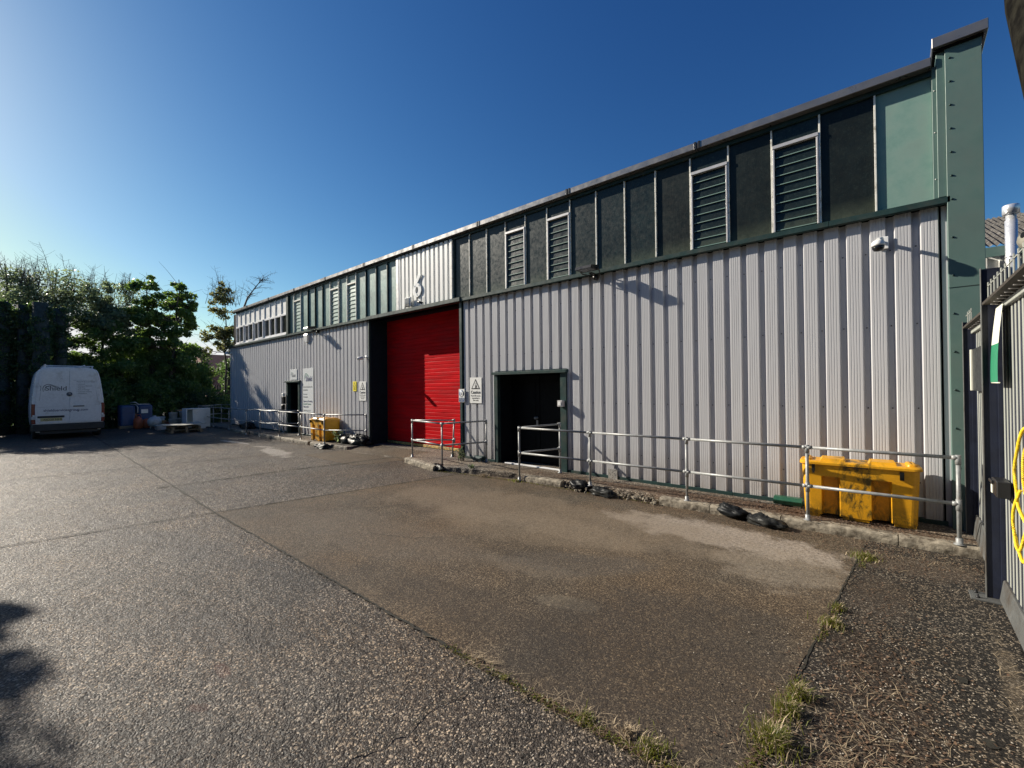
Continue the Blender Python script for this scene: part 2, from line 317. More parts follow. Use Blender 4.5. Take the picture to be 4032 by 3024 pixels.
def aggregate(name, dark, mid, light, sc=75.0, stone=0.55, bst=0.9, rough=0.5, stains=(), bd=0.007, glint=0.3, swing=0.22):
    m, nt, bs, out = nodes(name); L = nt.links; v = coords(nt)
    # warp so stones are not a tidy lattice
    wn = N(nt, 'ShaderNodeTexNoise'); wn.inputs['Scale'].default_value = 30; L.new(v, wn.inputs['Vector'])
    wa = N(nt, 'ShaderNodeVectorMath', operation='MULTIPLY_ADD'); wa.inputs[1].default_value = (0.03,0.03,0.0); L.new(wn.outputs['Color'], wa.inputs[0]); L.new(v, wa.inputs[2])
    v1 = N(nt, 'ShaderNodeTexVoronoi'); v1.inputs['Scale'].default_value = sc; v1.inputs['Randomness'].default_value = 1; L.new(wa.outputs[0], v1.inputs['Vector'])
    v2 = N(nt, 'ShaderNodeTexVoronoi'); v2.inputs['Scale'].default_value = sc*0.43; L.new(wa.outputs[0], v2.inputs['Vector'])
    s1 = N(nt, 'ShaderNodeSeparateColor'); L.new(v1.outputs['Color'], s1.inputs[0])
    s2 = N(nt, 'ShaderNodeSeparateColor'); L.new(v2.outputs['Color'], s2.inputs[0])
    r1 = ramp(nt, [(0.0, dark), (0.50, mid), (0.78, tuple(c*1.5 for c in mid)), (0.90, light), (1.0, tuple(min(1,c*1.4) for c in light))]); L.new(s1.outputs[0], r1.inputs[0])
    # edges between stones sink into dark mortar
    e1 = ramp(nt, [(0.25, 1.0), (0.70, 0.25)]); L.new(v1.outputs['Distance'], e1.inputs[0])
    c = mixc(nt, r1.outputs[0], e1.outputs[0], stone, 'MULTIPLY')
    # occasional larger stones
    big = ramp(nt, [(0.90, 0), (0.93, 1)]); L.new(s2.outputs[1], big.inputs[0])
    near = ramp(nt, [(0.22, 1), (0.34, 0)]); L.new(v2.outputs['Distance'], near.inputs[0])
    bm_ = N(nt, 'ShaderNodeMath', operation='MULTIPLY'); L.new(big.outputs[0], bm_.inputs[0]); L.new(near.outputs[0], bm_.inputs[1])
    bc = ramp(nt, [(0.0, mid), (0.6, light), (1.0, tuple(c_*1.3 for c_ in light))]); L.new(s2.outputs[2], bc.inputs[0])
    c = mixc(nt, c, bc.outputs[0], bm_.outputs[0])
    # wear and grime over metres
    g = ramp(nt, [(0.28, 1-swing*1.5), (0.5, 1.0), (0.72, 1+swing)]); L.new(noise(nt, v, 0.55, 7, 0.62), g.inputs[0]); c = mixc(nt, c, g.outputs[0], 1.0, 'MULTIPLY')
    g = ramp(nt, [(0.3, 0.78), (0.7, 1.2)]); L.new(noise(nt, coords(nt, (1,2.6,1)), 1.7, 8, 0.7), g.inputs[0]); c = mixc(nt, c, g.outputs[0], 0.8, 'MULTIPLY')
    g = ramp(nt, [(0.35, (0.9,0.95,1.02)), (0.65, (1.12,1.0,0.86))]); L.new(noise(nt, v, 0.9, 4), g.inputs[0]); c = mixc(nt, c, g.outputs[0], 0.7, 'MULTIPLY')
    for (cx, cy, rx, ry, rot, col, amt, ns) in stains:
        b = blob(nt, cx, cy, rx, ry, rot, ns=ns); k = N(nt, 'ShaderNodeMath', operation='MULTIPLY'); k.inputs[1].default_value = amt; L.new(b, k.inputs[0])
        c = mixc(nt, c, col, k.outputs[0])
    L.new(c, bs.inputs['Base Color']); bs.inputs['Specular IOR Level'].default_value = glint
    rr = ramp(nt, [(0.0, rough+0.25), (0.8, rough), (1.0, rough-0.2)]); L.new(s1.outputs[1], rr.inputs[0]); L.new(rr.outputs[0], bs.inputs['Roughness'])
    # relief: domed stones of random height, broader unevenness
    inv = N(nt, 'ShaderNodeMath', operation='SUBTRACT'); inv.inputs[0].default_value = 0.9; L.new(v1.outputs['Distance'], inv.inputs[1])
    hh = N(nt, 'ShaderNodeMath', operation='MULTIPLY_ADD'); L.new(inv.outputs[0], hh.inputs[0]); hh.inputs[1].default_value = 0.6; L.new(s1.outputs[2], hh.inputs[2])
    h2 = N(nt, 'ShaderNodeMath', operation='MULTIPLY_ADD'); L.new(noise(nt, v, 22, 5, 0.7), h2.inputs[0]); h2.inputs[1].default_value = 1.6; L.new(hh.outputs[0], h2.inputs[2])
    h3 = N(nt, 'ShaderNodeMath', operation='MULTIPLY_ADD'); L.new(noise(nt, v, 5, 5, 0.6), h3.inputs[0]); h3.inputs[1].default_value = 3.5; L.new(h2.outputs[0], h3.inputs[2])
    bump(nt, h3.outputs[0], bs, bst, bd)
    return m
TAN = (0.24,0.185,0.125)
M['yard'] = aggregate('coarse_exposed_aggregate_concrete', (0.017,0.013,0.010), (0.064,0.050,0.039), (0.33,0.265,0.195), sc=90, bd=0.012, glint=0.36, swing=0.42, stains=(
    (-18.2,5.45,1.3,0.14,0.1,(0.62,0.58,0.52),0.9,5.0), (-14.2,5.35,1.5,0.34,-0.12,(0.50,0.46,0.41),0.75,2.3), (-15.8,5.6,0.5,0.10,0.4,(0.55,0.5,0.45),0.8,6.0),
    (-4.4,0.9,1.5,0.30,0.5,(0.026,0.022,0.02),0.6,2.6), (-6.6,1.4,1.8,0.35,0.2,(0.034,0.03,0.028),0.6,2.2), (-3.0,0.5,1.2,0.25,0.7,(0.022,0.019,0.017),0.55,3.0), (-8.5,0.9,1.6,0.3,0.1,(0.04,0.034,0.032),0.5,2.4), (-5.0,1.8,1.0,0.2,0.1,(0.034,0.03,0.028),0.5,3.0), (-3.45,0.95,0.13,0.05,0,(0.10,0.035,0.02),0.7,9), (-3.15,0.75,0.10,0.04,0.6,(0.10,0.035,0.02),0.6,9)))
M['bay'] = aggregate('smoother_brown_concrete_bay', (0.044,0.033,0.023), (0.090,0.068,0.046), (0.23,0.180,0.120), sc=125, stone=0.45, bst=0.7, bd=0.0045, rough=0.6, swing=0.16, stains=(
    (-1.7,5.85,1.7,0.55,-0.05,(0.42,0.36,0.30),0.8,3.2), (-0.95,5.25,0.7,0.7,0.4,(0.30,0.255,0.20),0.55,3.2), (-3.8,4.6,1.9,0.75,0.15,TAN,0.45,1.2),
    (-2.2,3.2,0.34,0.14,0.3,(0.26,0.22,0.16),0.4,9), (-2.9,3.6,0.8,0.22,0.2,(0.20,0.165,0.125),0.35,5),
    (-1.3,3.0,1.1,1.3,0.2,(0.034,0.029,0.025),0.7,1.8), (-3.0,2.6,1.5,0.35,0.1,(0.040,0.033,0.027),0.5,2.2), (-4.3,5.2,3.6,1.0,0.10,(0.215,0.168,0.118),0.65,1.6), (-2.6,4.0,1.0,0.35,0.5,(0.085,0.075,0.065),0.5,1.5), (-5.2,3.2,2.2,0.7,0.1,(0.14,0.115,0.09),0.4,1.2)))
M['tarmac'] = aggregate('dark_patched_tarmac', (0.010,0.009,0.008), (0.024,0.021,0.018), (0.24,0.20,0.15), sc=105, stone=0.5, bst=0.8, bd=0.0045, rough=0.6, stains=(
    (-0.12,3.2,0.33,1.2,0.12,(0.040,0.026,0.017),0.75,7), (-0.2,2.3,0.35,0.6,0,(0.038,0.025,0.017),0.75,8), (0.1,6.1,0.6,0.4,0,(0.11,0.080,0.056),0.6,6), (-0.15,5.0,0.25,0.7,0,(0.075,0.056,0.040),0.6,7),
    (0.52,3.4,0.08,1.6,0,(0.18,0.14,0.095),0.5,9)))
M['slab'] = aggregate('worn_pavement_concrete', (0.058,0.050,0.041), (0.12,0.102,0.084), (0.33,0.29,0.23), sc=70, stone=0.3, bst=0.5, bd=0.004, rough=0.7, stains=(
    (-2.4,7.15,2.6,0.30,0,(0.075,0.038,0.020),0.9,3.2), (-0.3,7.0,1.6,0.22,0,(0.10,0.06,0.035),0.7,4), (-5.4,7.2,1.4,0.35,0,(0.07,0.045,0.028),0.75,3)))
M['kerb'] = simple('lichened_kerb_concrete', (0.27,0.235,0.18), 0.85, var=0.35, vs=14, bmp=0.9, bscale=60, dirt=(0.055,0.042,0.028), dirt_amt=0.75, dscale=9)
M['moss'] = simple('dark_mossy_joint', (0.020,0.018,0.012), 0.9, var=0.5, vs=20, bmp=0.6, bscale=60)

def sheet(name, poly, z, mat, kind='structure'):
    mb = MB(); mb.add([(x,y,z) for x,y in poly], [tuple(range(len(poly)))])
    return build(mb, name, mat, kind=kind, origin=(0,0,0), recalc=False)
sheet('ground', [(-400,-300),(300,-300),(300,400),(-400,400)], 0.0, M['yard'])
def jline(a, b, step=0.12, amp=0.012):
    a = Vector(a); b = Vector(b); n = max(2, int((b-a).length/step)); d = (b-a).normalized(); p = Vector((-d.y, d.x))
    return [tuple(a + (b-a)*i/n + p*random.uniform(-amp, amp)*(0 if i in (0,n) else 1)) for i in range(n+1)]
def poly_of(*pts, step=0.12, amp=0.01):
    out = []
    for i in range(len(pts)): out += jline(pts[i], pts[(i+1) % len(pts)], step, amp)[:-1]
    return out
sheet('concrete_bay', poly_of((-7.94,2.10),(-0.60,2.13),(-0.33,6.30),(-0.30,6.80),(-7.20,6.80)), 0.004, M['bay'])
sheet('tarmac_patch', poly_of((-0.60,1.0),(0.72,1.0),(0.72,6.82),(-0.30,6.82),(-0.33,6.30),(-0.585,2.13), amp=0.012), 0.008, M['tarmac'])
sheet('apron', poly_of((-12.9,5.6),(-10.1,5.6),(-9.7,7.02),(-12.9,7.02)), 0.004, M['bay'])

def strip(name, pts, w, z, mat, jit=0.6):
    mb = MB(); vs = []; fs = []
    P = [Vector(p) for p in pts]
    for i, p in enumerate(P):
        d = (P[min(i+1,len(P)-1)]-P[max(i-1,0)]).normalized(); q = Vector((-d.y,d.x)); ww = w*random.uniform(1-jit,1+jit)*0.5
        vs += [(p.x+q.x*ww, p.y+q.y*ww, z), (p.x-q.x*ww, p.y-q.y*ww, z)]
    for i in range(len(P)-1): fs.append((2*i, 2*i+1, 2*i+3, 2*i+2))
    mb.add(vs, fs); return mb
def joint(pts, w, name='expansion_joint', amp=0.012, step=0.05, z=0.012, mat=None):
    all_ = []
    for a, b in zip(pts[:-1], pts[1:]): all_ += jline(a, b, step, amp)
    return build(strip(name, all_, w, z, mat or M['moss']), name, mat or M['moss'], kind='structure', origin=(0,0,0), recalc=False)
joint([(-0.60,2.13),(-0.585,2.13),(-0.33,6.30),(-0.30,6.75)], 0.013, amp=0.007, step=0.04)
joint([(0.62,2.13),(-0.6,2.13),(-2.0,2.10),(-7.95,2.10)], 0.020, amp=0.008, step=0.04)
joint([(-7.95,2.10),(-20.0,2.32),(-30.0,2.5)], 0.03, amp=0.01, step=0.3)
joint([(-8.35,-1.2),(-8.25,-0.06),(-7.94,2.10),(-7.45,5.0),(-7.2,6.75)], 0.024, step=0.08, amp=0.008)
joint([(-10.85,1.9),(-10.8,2.1),(-10.75,4.2),(-10.55,5.6),(-10.4,6.9)], 0.045, step=0.1, amp=0.03)
joint([(-14.6,-3),(-14.2,2.15),(-13.7,5.2)], 0.03, step=0.1)
joint([(-2.02,2.10),(-2.00,1.95),(-2.05,1.77),(-2.09,1.6),(-2.05,1.45),(-2.08,1.26),(-2.2,0.9)], 0.007, name='crack', amp=0.018, step=0.03)
joint([(-5.2,3.1),(-4.6,3.35),(-4.2,3.7)], 0.006, name='crack', amp=0.02, step=0.04)
joint([(-6.9,3.0),(-6.2,3.9),(-5.9,4.6)], 0.008, name='crack', amp=0.03, step=0.05)
for (x, y, r) in ((0.335,3.34,0.028),(0.28,3.95,0.026)):      # two potholes beside the fence
    pts = [(x+r*math.cos(t)*(1+random.uniform(-.2,.2)), y+r*1.5*math.sin(t)*(1+random.uniform(-.2,.2)), 0.013) for t in [i*2*math.pi/14 for i in range(14)]]
    build(MB().add(pts, [tuple(range(14))]), 'pothole', M['moss'], kind='structure', origin=(0,0,0), recalc=False)

def slab_poly(name, poly, z0, z1, mat, kind='structure', bev=0.015, amp=0.012, step=0.10, top=None):
    """raised slab with a worn, slightly crumbling edge"""
    P = poly_of(*poly, step=step, amp=amp); n = len(P)
    cx = sum(p[0] for p in P)/n; cy = sum(p[1] for p in P)/n
    rings = []
    def ring(inset, z, j):
        out = []
        for i, p in enumerate(P):
            a = Vector(P[i-1]); b = Vector(P[(i+1) % n]); d = (b-a).normalized(); q = Vector((-d.y, d.x))
            s = inset + random.uniform(-j, j); out.append((p[0]+q.x*s, p[1]+q.y*s, (z if not callable(z) else z(p[0]+q.x*s, p[1]+q.y*s)) + random.uniform(-j, j)*0.4))
        return out
    zt = (lambda x, y: z1) if top is None else top
    rings = [ring(0, z0, 0), ring(0.0, (lambda x,y: z0+(zt(x,y)-z0)*0.5), 0.008), ring(0.006, (lambda x,y: zt(x,y)-bev), 0.004), ring(bev+0.004, (lambda x,y: zt(x,y)), 0.0)]
    mb = MB(); mb.loft(rings, smooth=False)
    return build(mb, name, mat, kind=kind, origin=(0,0,0))
# pavement in front of the wall (counter-clockwise so insets go inward)
slab_poly('pavement', [(-9.72,7.02),(-9.40,6.72),(-7.95,6.42),(-7.2,6.62),(-5.9,6.90),(0.74,6.92),(0.74,7.72),(-9.72,7.72)], -0.02, 0.12, M['slab'])
slab_poly('pavement', [(-24.6,6.86),(-12.75,6.86),(-12.75,7.72),(-27.4,7.72),(-29.5,6.9)], -0.02, 0.11, M['slab'])
slab_poly('ramp', [(-12.72,6.75),(-9.72,6.98),(-9.74,7.72),(-12.72,7.72)], -0.02, 0.12, M['bay'], top=lambda x,y: 0.004+0.11*min(1,max(0,(y-6.75)/0.8)), bev=0.003)
mb = MB(); mb.box(-12.7,-8.3,7.71,8.4,-0.02,0.119); build(mb, 'doorway_floor', M['slab'], kind='structure', origin=(0,0,0))
mb = MB(); mb.box(-7.1,-5.25,7.71,8.2,-0.02,0.121); build(mb, 'doorway_floor', M['slab'], kind='structure', origin=(0,0,0))
mb = MB(); mb.box(-18.9,-17.7,7.71,8.2,-0.02,0.121); build(mb, 'doorway_floor', M['slab'], kind='structure', origin=(0,0,0))

def kerb_stone(x0, x1, y, skew=0.0, z=0.125):
    mb = MB(); n = max(3, int((x1-x0)/0.07)); rings = []
    for i in range(n+1):
        x = x0+(x1-x0)*i/n; yy = y + skew*(x-x0); j = lambda a: random.uniform(-a, a)
        e = 0.006 if 0 < i < n else 0.02
        rings.append([(x, yy+j(.004)+e*0.3, -0.02), (x, yy+j(.005), 0.05), (x, yy+0.006+j(.004), z-0.026-e*.4+j(.003)), (x, yy+0.026+j(.003), z-e*.4+j(.002)), (x, yy+0.085, z-e*.3+j(.003)), (x, yy+0.145, z-e*.3+j(.003)), (x, yy+0.15, -0.02)])
    mb.loft(rings, smooth=False)
    return mb
kr = [(-0.02,0.72,'kerb stone at the foot of the corner railing post'), (-1.20,-0.03,'kerb stone in front of the long yellow grit bin'), (-2.10,-1.21,'kerb stone under the sagging black sack near the grit bin'), (-2.86,-2.11,'pale kerb stone with a rounded broken end before the rubble gap'),
      (-5.62,-4.75,'kerb stone beside the railing post at the double door')]
for x0, x1, lab in kr:
    build(kerb_stone(x0, x1, 6.76), 'kerb_stone', M['kerb'], label=lab, cat='kerb stone', group='kerb stones of the railed pavement')
for x0, x1, y, lab in ((-9.5,-8.6,6.66,'worn kerb stone under the left post of the short railing by the red shutter'),(-8.59,-7.95,6.47,'broken kerb stone under the right post of the short railing by the red shutter')):
    build(kerb_stone(x0, x1, y, skew=-0.2), 'kerb_stone', M['kerb'], label=lab, cat='kerb stone', group='kerb stones of the railed pavement')
for i, (x0, x1) in enumerate(((-14.9,-13.9),(-16.2,-15.1),(-17.3,-16.25),(-19.6,-17.35),(-22.6,-21.0))):
    build(kerb_stone(x0, x1, 6.70), 'kerb_stone', M['kerb'], cat='kerb stone', group='kerb stones of the far pavement',
          label=['kerb stone at the corner post before the square yellow bin','kerb stone with a black gap to its right, far pavement','kerb stone left of the black gap, far pavement','long kerb stone below the entrance door railing','dark kerb stone below the shaded railing at far left'][i])
# rubble where the kerb has crumbled
def rubble_stone(x, y, z, s):
    mb = MB(); n = 7; vs = []
    import itertools
    for a in (-1,1):
        for k in range(n):
            t = k*2*math.pi/n; r = s*random.uniform(0.6,1.1); vs.append((x+r*math.cos(t), y+r*math.sin(t)*0.8, z+(a+1)*0.5*s*random.uniform(0.8,1.2)))
    mb.add(vs, [tuple(range(n))[::-1], tuple(range(n,2*n))] + [(i,(i+1)%n,n+(i+1)%n,n+i) for i in range(n)]); return mb
mb = MB()
for i in range(170):
    x = random.uniform(-4.72,-2.9); s = random.uniform(0.010,0.038); q = rubble_stone(x, random.gauss(6.83,0.07), random.uniform(-0.005,0.04 if s>0.03 else 0.09), s); mb.add(q.v, q.f)
build(mb, 'rubble', M['kerb'], label='crumbled concrete rubble where the kerb is broken away', cat='rubble', kind='stuff')

# loose stones, leaf litter and straw
def scatter_blades(name, n, fx, ln, wd, mat, flat=0.3, curl=0.3, label=None, cat=None):
    V = []; F = []
    for i in range(n):
        x, y, z = fx(); t = random.uniform(0, 2*math.pi); l = random.uniform(*ln); w = random.uniform(*wd); up = random.uniform(0, flat)*l
        d = Vector((math.cos(t), math.sin(t), 0)); q = Vector((-d.y, d.x, 0)); c = Vector((x,y,z)); b = len(V); bend = q*random.uniform(-curl, curl)*l
        V += [tuple(c-q*w), tuple(c+q*w), tuple(c+d*l*0.5+q*w+bend*0.3+Vector((0,0,up*0.7+0.002))), tuple(c+d*l*0.5-q*w+bend*0.3+Vector((0,0,up*0.7+0.002))), tuple(c+d*l+bend+Vector((0,0,up)))]
        F += [(b,b+1,b+2,b+3),(b+3,b+2,b+4)]
    mb = MB(); mb.add(V, F); return build(mb, name, mat, label=label, cat=cat, kind='stuff', recalc=False)
def region(pts):  # weighted gaussian spots (x,y,sx,sy,w)
    w = [p[4] for p in pts]
    def f():
        p = random.choices(pts, w)[0]; return (random.gauss(p[0],p[2]), random.gauss(p[1],p[3]), 0.010)
    return f
def clampz(f, zf):
    def g():
        while True:
            x, y, z = f()
            if x < 0.61 and y < 7.58: return (x, y, zf(x, y))
    return g
pz = lambda x, y: (0.128 if y > 6.92 and x > -5.8 else (0.13 if 6.76 < y <= 6.92 and x > -5.6 else 0.012))
scatter_blades('leaf_litter', 5200, clampz(region([(-0.1,3.1,0.22,0.7,5),(-0.25,2.3,0.25,0.3,3),(0.0,6.3,0.45,0.28,2.5),(-1.3,6.55,0.9,0.14,3),(-3.2,6.62,0.9,0.10,2.5),(-0.12,4.7,0.16,0.7,1.2)]), pz), (0.008,0.03), (0.002,0.006), M['litter'], label='brown leaf litter and needles along the kerb and fence side', cat='leaf litter')
scatter_blades('pavement_litter', 5200, clampz(region([(-2.6,7.2,1.2,0.13,5),(-0.6,7.0,0.9,0.1,2),(-5.0,7.15,0.7,0.16,2),(-1.2,7.25,0.6,0.12,2)]), pz), (0.01,0.035), (0.003,0.008), M['litter'], label='red-brown leaf litter lying against the cladding', cat='leaf litter')
scatter_blades('straw', 1500, clampz(region([(-0.15,2.9,0.2,0.5,4),(-0.3,2.4,0.2,0.25,4),(-0.95,2.14,0.5,0.04,3),(-2.2,2.12,0.06,0.04,0.8),(0.05,6.35,0.4,0.2,2),(-1.6,6.6,0.9,0.12,1),(0.52,3.5,0.04,0.9,1.5)]), pz), (0.04,0.13), (0.0006,0.0016), M['straw'], flat=0.2, label='dry straw stalks lying over the litter at bottom right', cat='straw')
def pebbles(name, n, fx, rs, mat, label):
    V = []; F = []
    ico = [(0,0,1),(.894,0,.447),(.276,.851,.447),(-.724,.526,.447),(-.724,-.526,.447),(.276,-.851,.447),(.724,.526,-.447),(-.276,.851,-.447),(-.894,0,-.447),(-.276,-.851,-.447),(.724,-.526,-.447),(0,0,-1)]
    fc = [(0,1,2),(0,2,3),(0,3,4),(0,4,5),(0,5,1),(1,6,2),(2,7,3),(3,8,4),(4,9,5),(5,10,1),(6,7,2),(7,8,3),(8,9,4),(9,10,5),(10,6,1),(11,7,6),(11,8,7),(11,9,8),(11,10,9),(11,6,10)]
    for i in range(n):
        x, y, z = fx(); r = random.uniform(*rs); t = random.uniform(0,6.28); a, b_, c = r*random.uniform(.8,1.5), r*random.uniform(.6,1), r*random.uniform(.35,.6); b = len(V)
        for p in ico:
            X = p[0]*a; Y = p[1]*b_; V.append((x+X*math.cos(t)-Y*math.sin(t), y+X*math.sin(t)+Y*math.cos(t), z+p[2]*c))
        F += [tuple(b+k for k in f) for f in fc]
    mb = MB(); mb.add(V, F, smooth=True); return build(mb, name, mat, label=label, cat='gravel', kind='stuff', recalc=False)
def yardpt():
    while True:
        d = random.uniform(1.6, 9)**1.0; t = random.uniform(R(30), R(102)); x = -d*math.sin(t); y = d*math.cos(t)
        if y < 6.6: return (x, y, 0.001)
pebbles('loose_pebbles', 7000, yardpt, (0.003,0.0075), M['pebble'], 'pale pebbles standing proud of the worn concrete yard')
pebbles('tarmac_pebbles', 900, clampz(region([(-0.15,3.0,0.3,0.8,3),(0.25,3.5,0.2,0.9,1)]), pz), (0.003,0.007), M['pebble'], 'pale chips scattered over the tarmac by the fence')

# weeds and grass tufts in the joints
def tuft(x, y, z, r, n, h, mat, lab, cat='weed', group=None, tilt=0.6):
    V = []; F = []; r = r*1.3; n = int(n*1.4)
    for i in range(n):
        a = random.uniform(0, 6.28); q = r*abs(random.gauss(0,0.55))*math.sqrt(random.random()); bx, by = x+q*math.cos(a), y+q*math.sin(a)
        t = random.uniform(0, 6.28); hh = h*random.uniform(.35,1.1); le = hh*random.uniform(.3,1.6)*tilt; hh = hh*random.uniform(.6,1.0); w = random.uniform(.0012,.003)
        d = Vector((math.cos(t),math.sin(t),0)); s = Vector((-d.y,d.x,0)); b = len(V); c = Vector((bx,by,z))
        V += [tuple(c-s*w), tuple(c+s*w), tuple(c+d*le*.35+s*w*.8+Vector((0,0,hh*.6))), tuple(c+d*le*.35-s*w*.8+Vector((0,0,hh*.6))), tuple(c+d*le+Vector((0,0,hh*random.uniform(.75,1))))]
        F += [(b,b+1,b+2,b+3),(b+3,b+2,b+4)]
    mb = MB(); mb.add(V, F); mb.m = [0 if (i//2) % 3 else (1 if mat is not M['straw'] else 0) for i in range(len(F))]; return build(mb, 'grass_tuft', mat if mat is M['straw'] else [mat, M['straw']], label=lab, cat=cat, group=group, kind='stuff', recalc=False)
def jointpt():
    s_ = random.choices(((-0.55,2.14,-1.75,2.10,5),(-0.585,2.13,-0.50,3.3,5),(-0.46,3.9,-0.42,4.6,3),(-0.31,5.7,-0.30,6.3,3),(-1.75,2.1,-2.5,2.1,1.2),(-5.6,6.72,-2.9,6.74,3),(-7.9,6.4,-5.8,6.7,3)), (5,4,1.0,0.8,1.2,3,3))[0]
    u = random.random(); return (s_[0]+(s_[2]-s_[0])*u+random.gauss(0,0.016), s_[1]+(s_[3]-s_[1])*u+random.gauss(0,0.016), 0.010)
scatter_blades('joint_moss', 3000, jointpt, (0.008,0.030), (0.0015,0.004), M['grass'], flat=0.7, label='moss and small seedlings growing along the joints and kerb', cat='moss')
scatter_blades('joint_litter', 3200, jointpt, (0.010,0.05), (0.001,0.003), M['litter'], flat=0.4, label='dead stems and grit caught in the joints', cat='debris')
G = 'grass tufts in the concrete joints'
tuft(-0.30,6.05,0.012,0.13,520,0.07,M['grass'],'green grass tuft in the joint nearest the kerb and grit bin','grass tuft',G)
tuft(-0.40,4.52,0.012,0.05,170,0.07,M['grass'],'smaller of two tufts halfway along the right joint, the far one','grass tuft',G)
tuft(-0.41,4.20,0.012,0.08,330,0.08,M['grass'],'larger of two tufts halfway along the right joint, the near one','grass tuft',G)
tuft(-0.47,3.12,0.012,0.06,240,0.10,M['grass'],'grass tuft growing beside dark litter low in the right joint','grass tuft',G)
tuft(-0.50,2.92,0.012,0.07,260,0.10,M['grass'],'narrow grass tuft just above the big bright tuft','grass tuft',G)
tuft(-0.52,2.62,0.012,0.10,620,0.12,M['grass'],'big bright yellow-green grass tuft at the bottom edge','grass tuft',G)
tuft(-0.97,2.17,0.012,0.09,380,0.06,M['grass'],'low green clump at the bottom edge in the diagonal joint','grass tuft',G)
tuft(-1.12,2.20,0.012,0.06,200,0.05,M['straw'],'dry reddish grass clump beside the low green clump','grass tuft',G)
tuft(-1.35,2.14,0.012,0.07,220,0.045,M['grass'],'thin strung-out tuft along the diagonal joint','grass tuft',G)
tuft(-2.20,2.13,0.012,0.045,150,0.025,M['straw'],'flattened brown dead tuft halfway up the diagonal joint','grass tuft',G)
tuft(-1.93,2.11,0.012,0.03,80,0.025,M['grass'],'tiny tuft where the crack meets the diagonal joint','grass tuft',G)
tuft(-6.6,6.62,0.012,0.16,260,0.08,M['straw'],'pale dry grass at the kerb end beside the short railing','grass tuft',G)
tuft(-5.75,6.66,0.012,0.12,160,0.07,M['grass'],'sparse grass at the foot of the corner post by the double door','grass tuft',G)
# ------------------------------------------------------------------ the industrial unit
B = thing('industrial_unit', (-12.5, 7.6, 0), 'long industrial unit clad in grey ribbed steel with a dark glazed band above', 'building')
def part(mb, name, mat, parent=None, **k): return build(mb, name, mat, parent or B, **k)
YC = 7.60
def rib_profile(x0, x1, pitch, phase, crown, depth, micro=True, y=YC):
    """plan outline of box-profile sheet, left to right"""
    pts = []; i0 = int(math.floor((x0-phase)/pitch))-1; i = i0
    sl = 0.013
    while phase + i*pitch < x1:
        a = phase + i*pitch; seg = [(a, y+depth), (a+0.020 if micro else a+0.012, y)]
        if micro:
            k = 5; a += 0.020; w = crown/k
            for q in range(1, k): seg += [(a+q*w-0.005, y), (a+q*w-0.002, y+0.0035), (a+q*w+0.002, y+0.0035), (a+q*w+0.005, y)]
        else: a += 0.012
        seg += [(a+crown, y), (a+crown+sl, y+depth)]
        pts += seg; i += 1
    out = [(x0, None)]; res = []
    for p, q in zip(pts[:-1], pts[1:]):
        for X in (x0, x1):
            if p[0] < X < q[0]:
                t = (X-p[0])/(q[0]-p[0]); res.append((X, p[1]+(q[1]-p[1])*t))
        if x0 <= q[0] <= x1: res.append(q)
    res.sort(key=lambda p: p[0]); return res
def clad(x0, x1, z0, z1, name='cladding', mat=None, pitch=0.24953, phase=-5.7662, crown=0.152, depth=0.052, micro=True, y=YC):
    pr = rib_profile(x0, x1, pitch, phase, crown, depth, micro, y); mb = MB(); vs = []; fs = []
    zs = [z0, z1]
    for z in zs: vs += [(px, py, z) for px, py in pr]
    n = len(pr)
    for i in range(n-1): fs.append((i, i+1, n+i+1, n+i))
    mb.add(vs, fs); return part(mb, name, mat or M['clad'], recalc=False)
Z0, Z1 = 0.165, 4.06
clad(-25.8, -18.93, Z0, Z1); clad(-18.93, -17.69, 2.24, Z1); clad(-17.69, -12.64, Z0, Z1)
clad(-8.29, -7.17, Z0, Z1); clad(-7.17, -5.14, 2.26, Z1); clad(-5.14, 0.445, Z0, Z1)
clad(-11.0, -8.66, 4.17, 5.74, mat=M['white_clad'], pitch=0.1905, phase=-10.86, crown=0.105, depth=0.045, micro=False, y=7.585)
# screw heads in the valleys
mb = MB()
for z in (3.62, 2.63, 1.55, 0.6):
    for i in range(-80, 26):
        x = -5.7662+0.24953*i+0.218
        if -25.7 < x < 0.4 and not (-12.7 < x < -8.2) and not (-7.2 < x < -5.1 and z < 2.3) and not (-19 < x < -17.6 and z < 2.3):
            mb.lathe((x, YC+0.042, z+0.004*(i%3)), [(0.009,0),(0.007,0.012)], 6, axis='y')
part(mb, 'screw_heads', M['blacksteel'], kind='stuff')
# structure behind: masses, roof, end wall
mb = MB()
mb.box(-25.7,-18.95,7.70,7.9,0,5.75); mb.box(-17.67,-12.66,7.70,7.9,0,5.75); mb.box(-18.95,-17.67,7.70,7.9,2.25,5.75)
mb.box(-12.66,-8.30,7.70,7.9,4.06,5.75); mb.box(-8.30,-7.19,7.70,7.9,0,5.75); mb.box(-7.19,-5.13,7.70,7.9,2.27,5.75); mb.box(-5.13,0.44,7.70,7.9,0,5.75)
mb.box(-25.7,-25.5,7.9,22,0,4.2); mb.box(0.6,0.72,7.9,22,0,4.2); mb.box(-25.5,0.6,21.8,22,0,4.2); mb.box(-25.05,0.72,9.3,9.5,4.2,5.7); mb.box(0.6,0.72,7.9,9.3,4.2,5.7)
part(mb, 'inner_wall', M['void'])
mb = MB(); mb.box(-25.1,0.74,7.95,9.55,5.72,5.80); part(mb, 'clerestory_roof', M['coping']); mb = MB(); mb.box(-25.75,0.74,9.5,22.05,4.2,4.28); part(mb, 'roof', M['coping'])
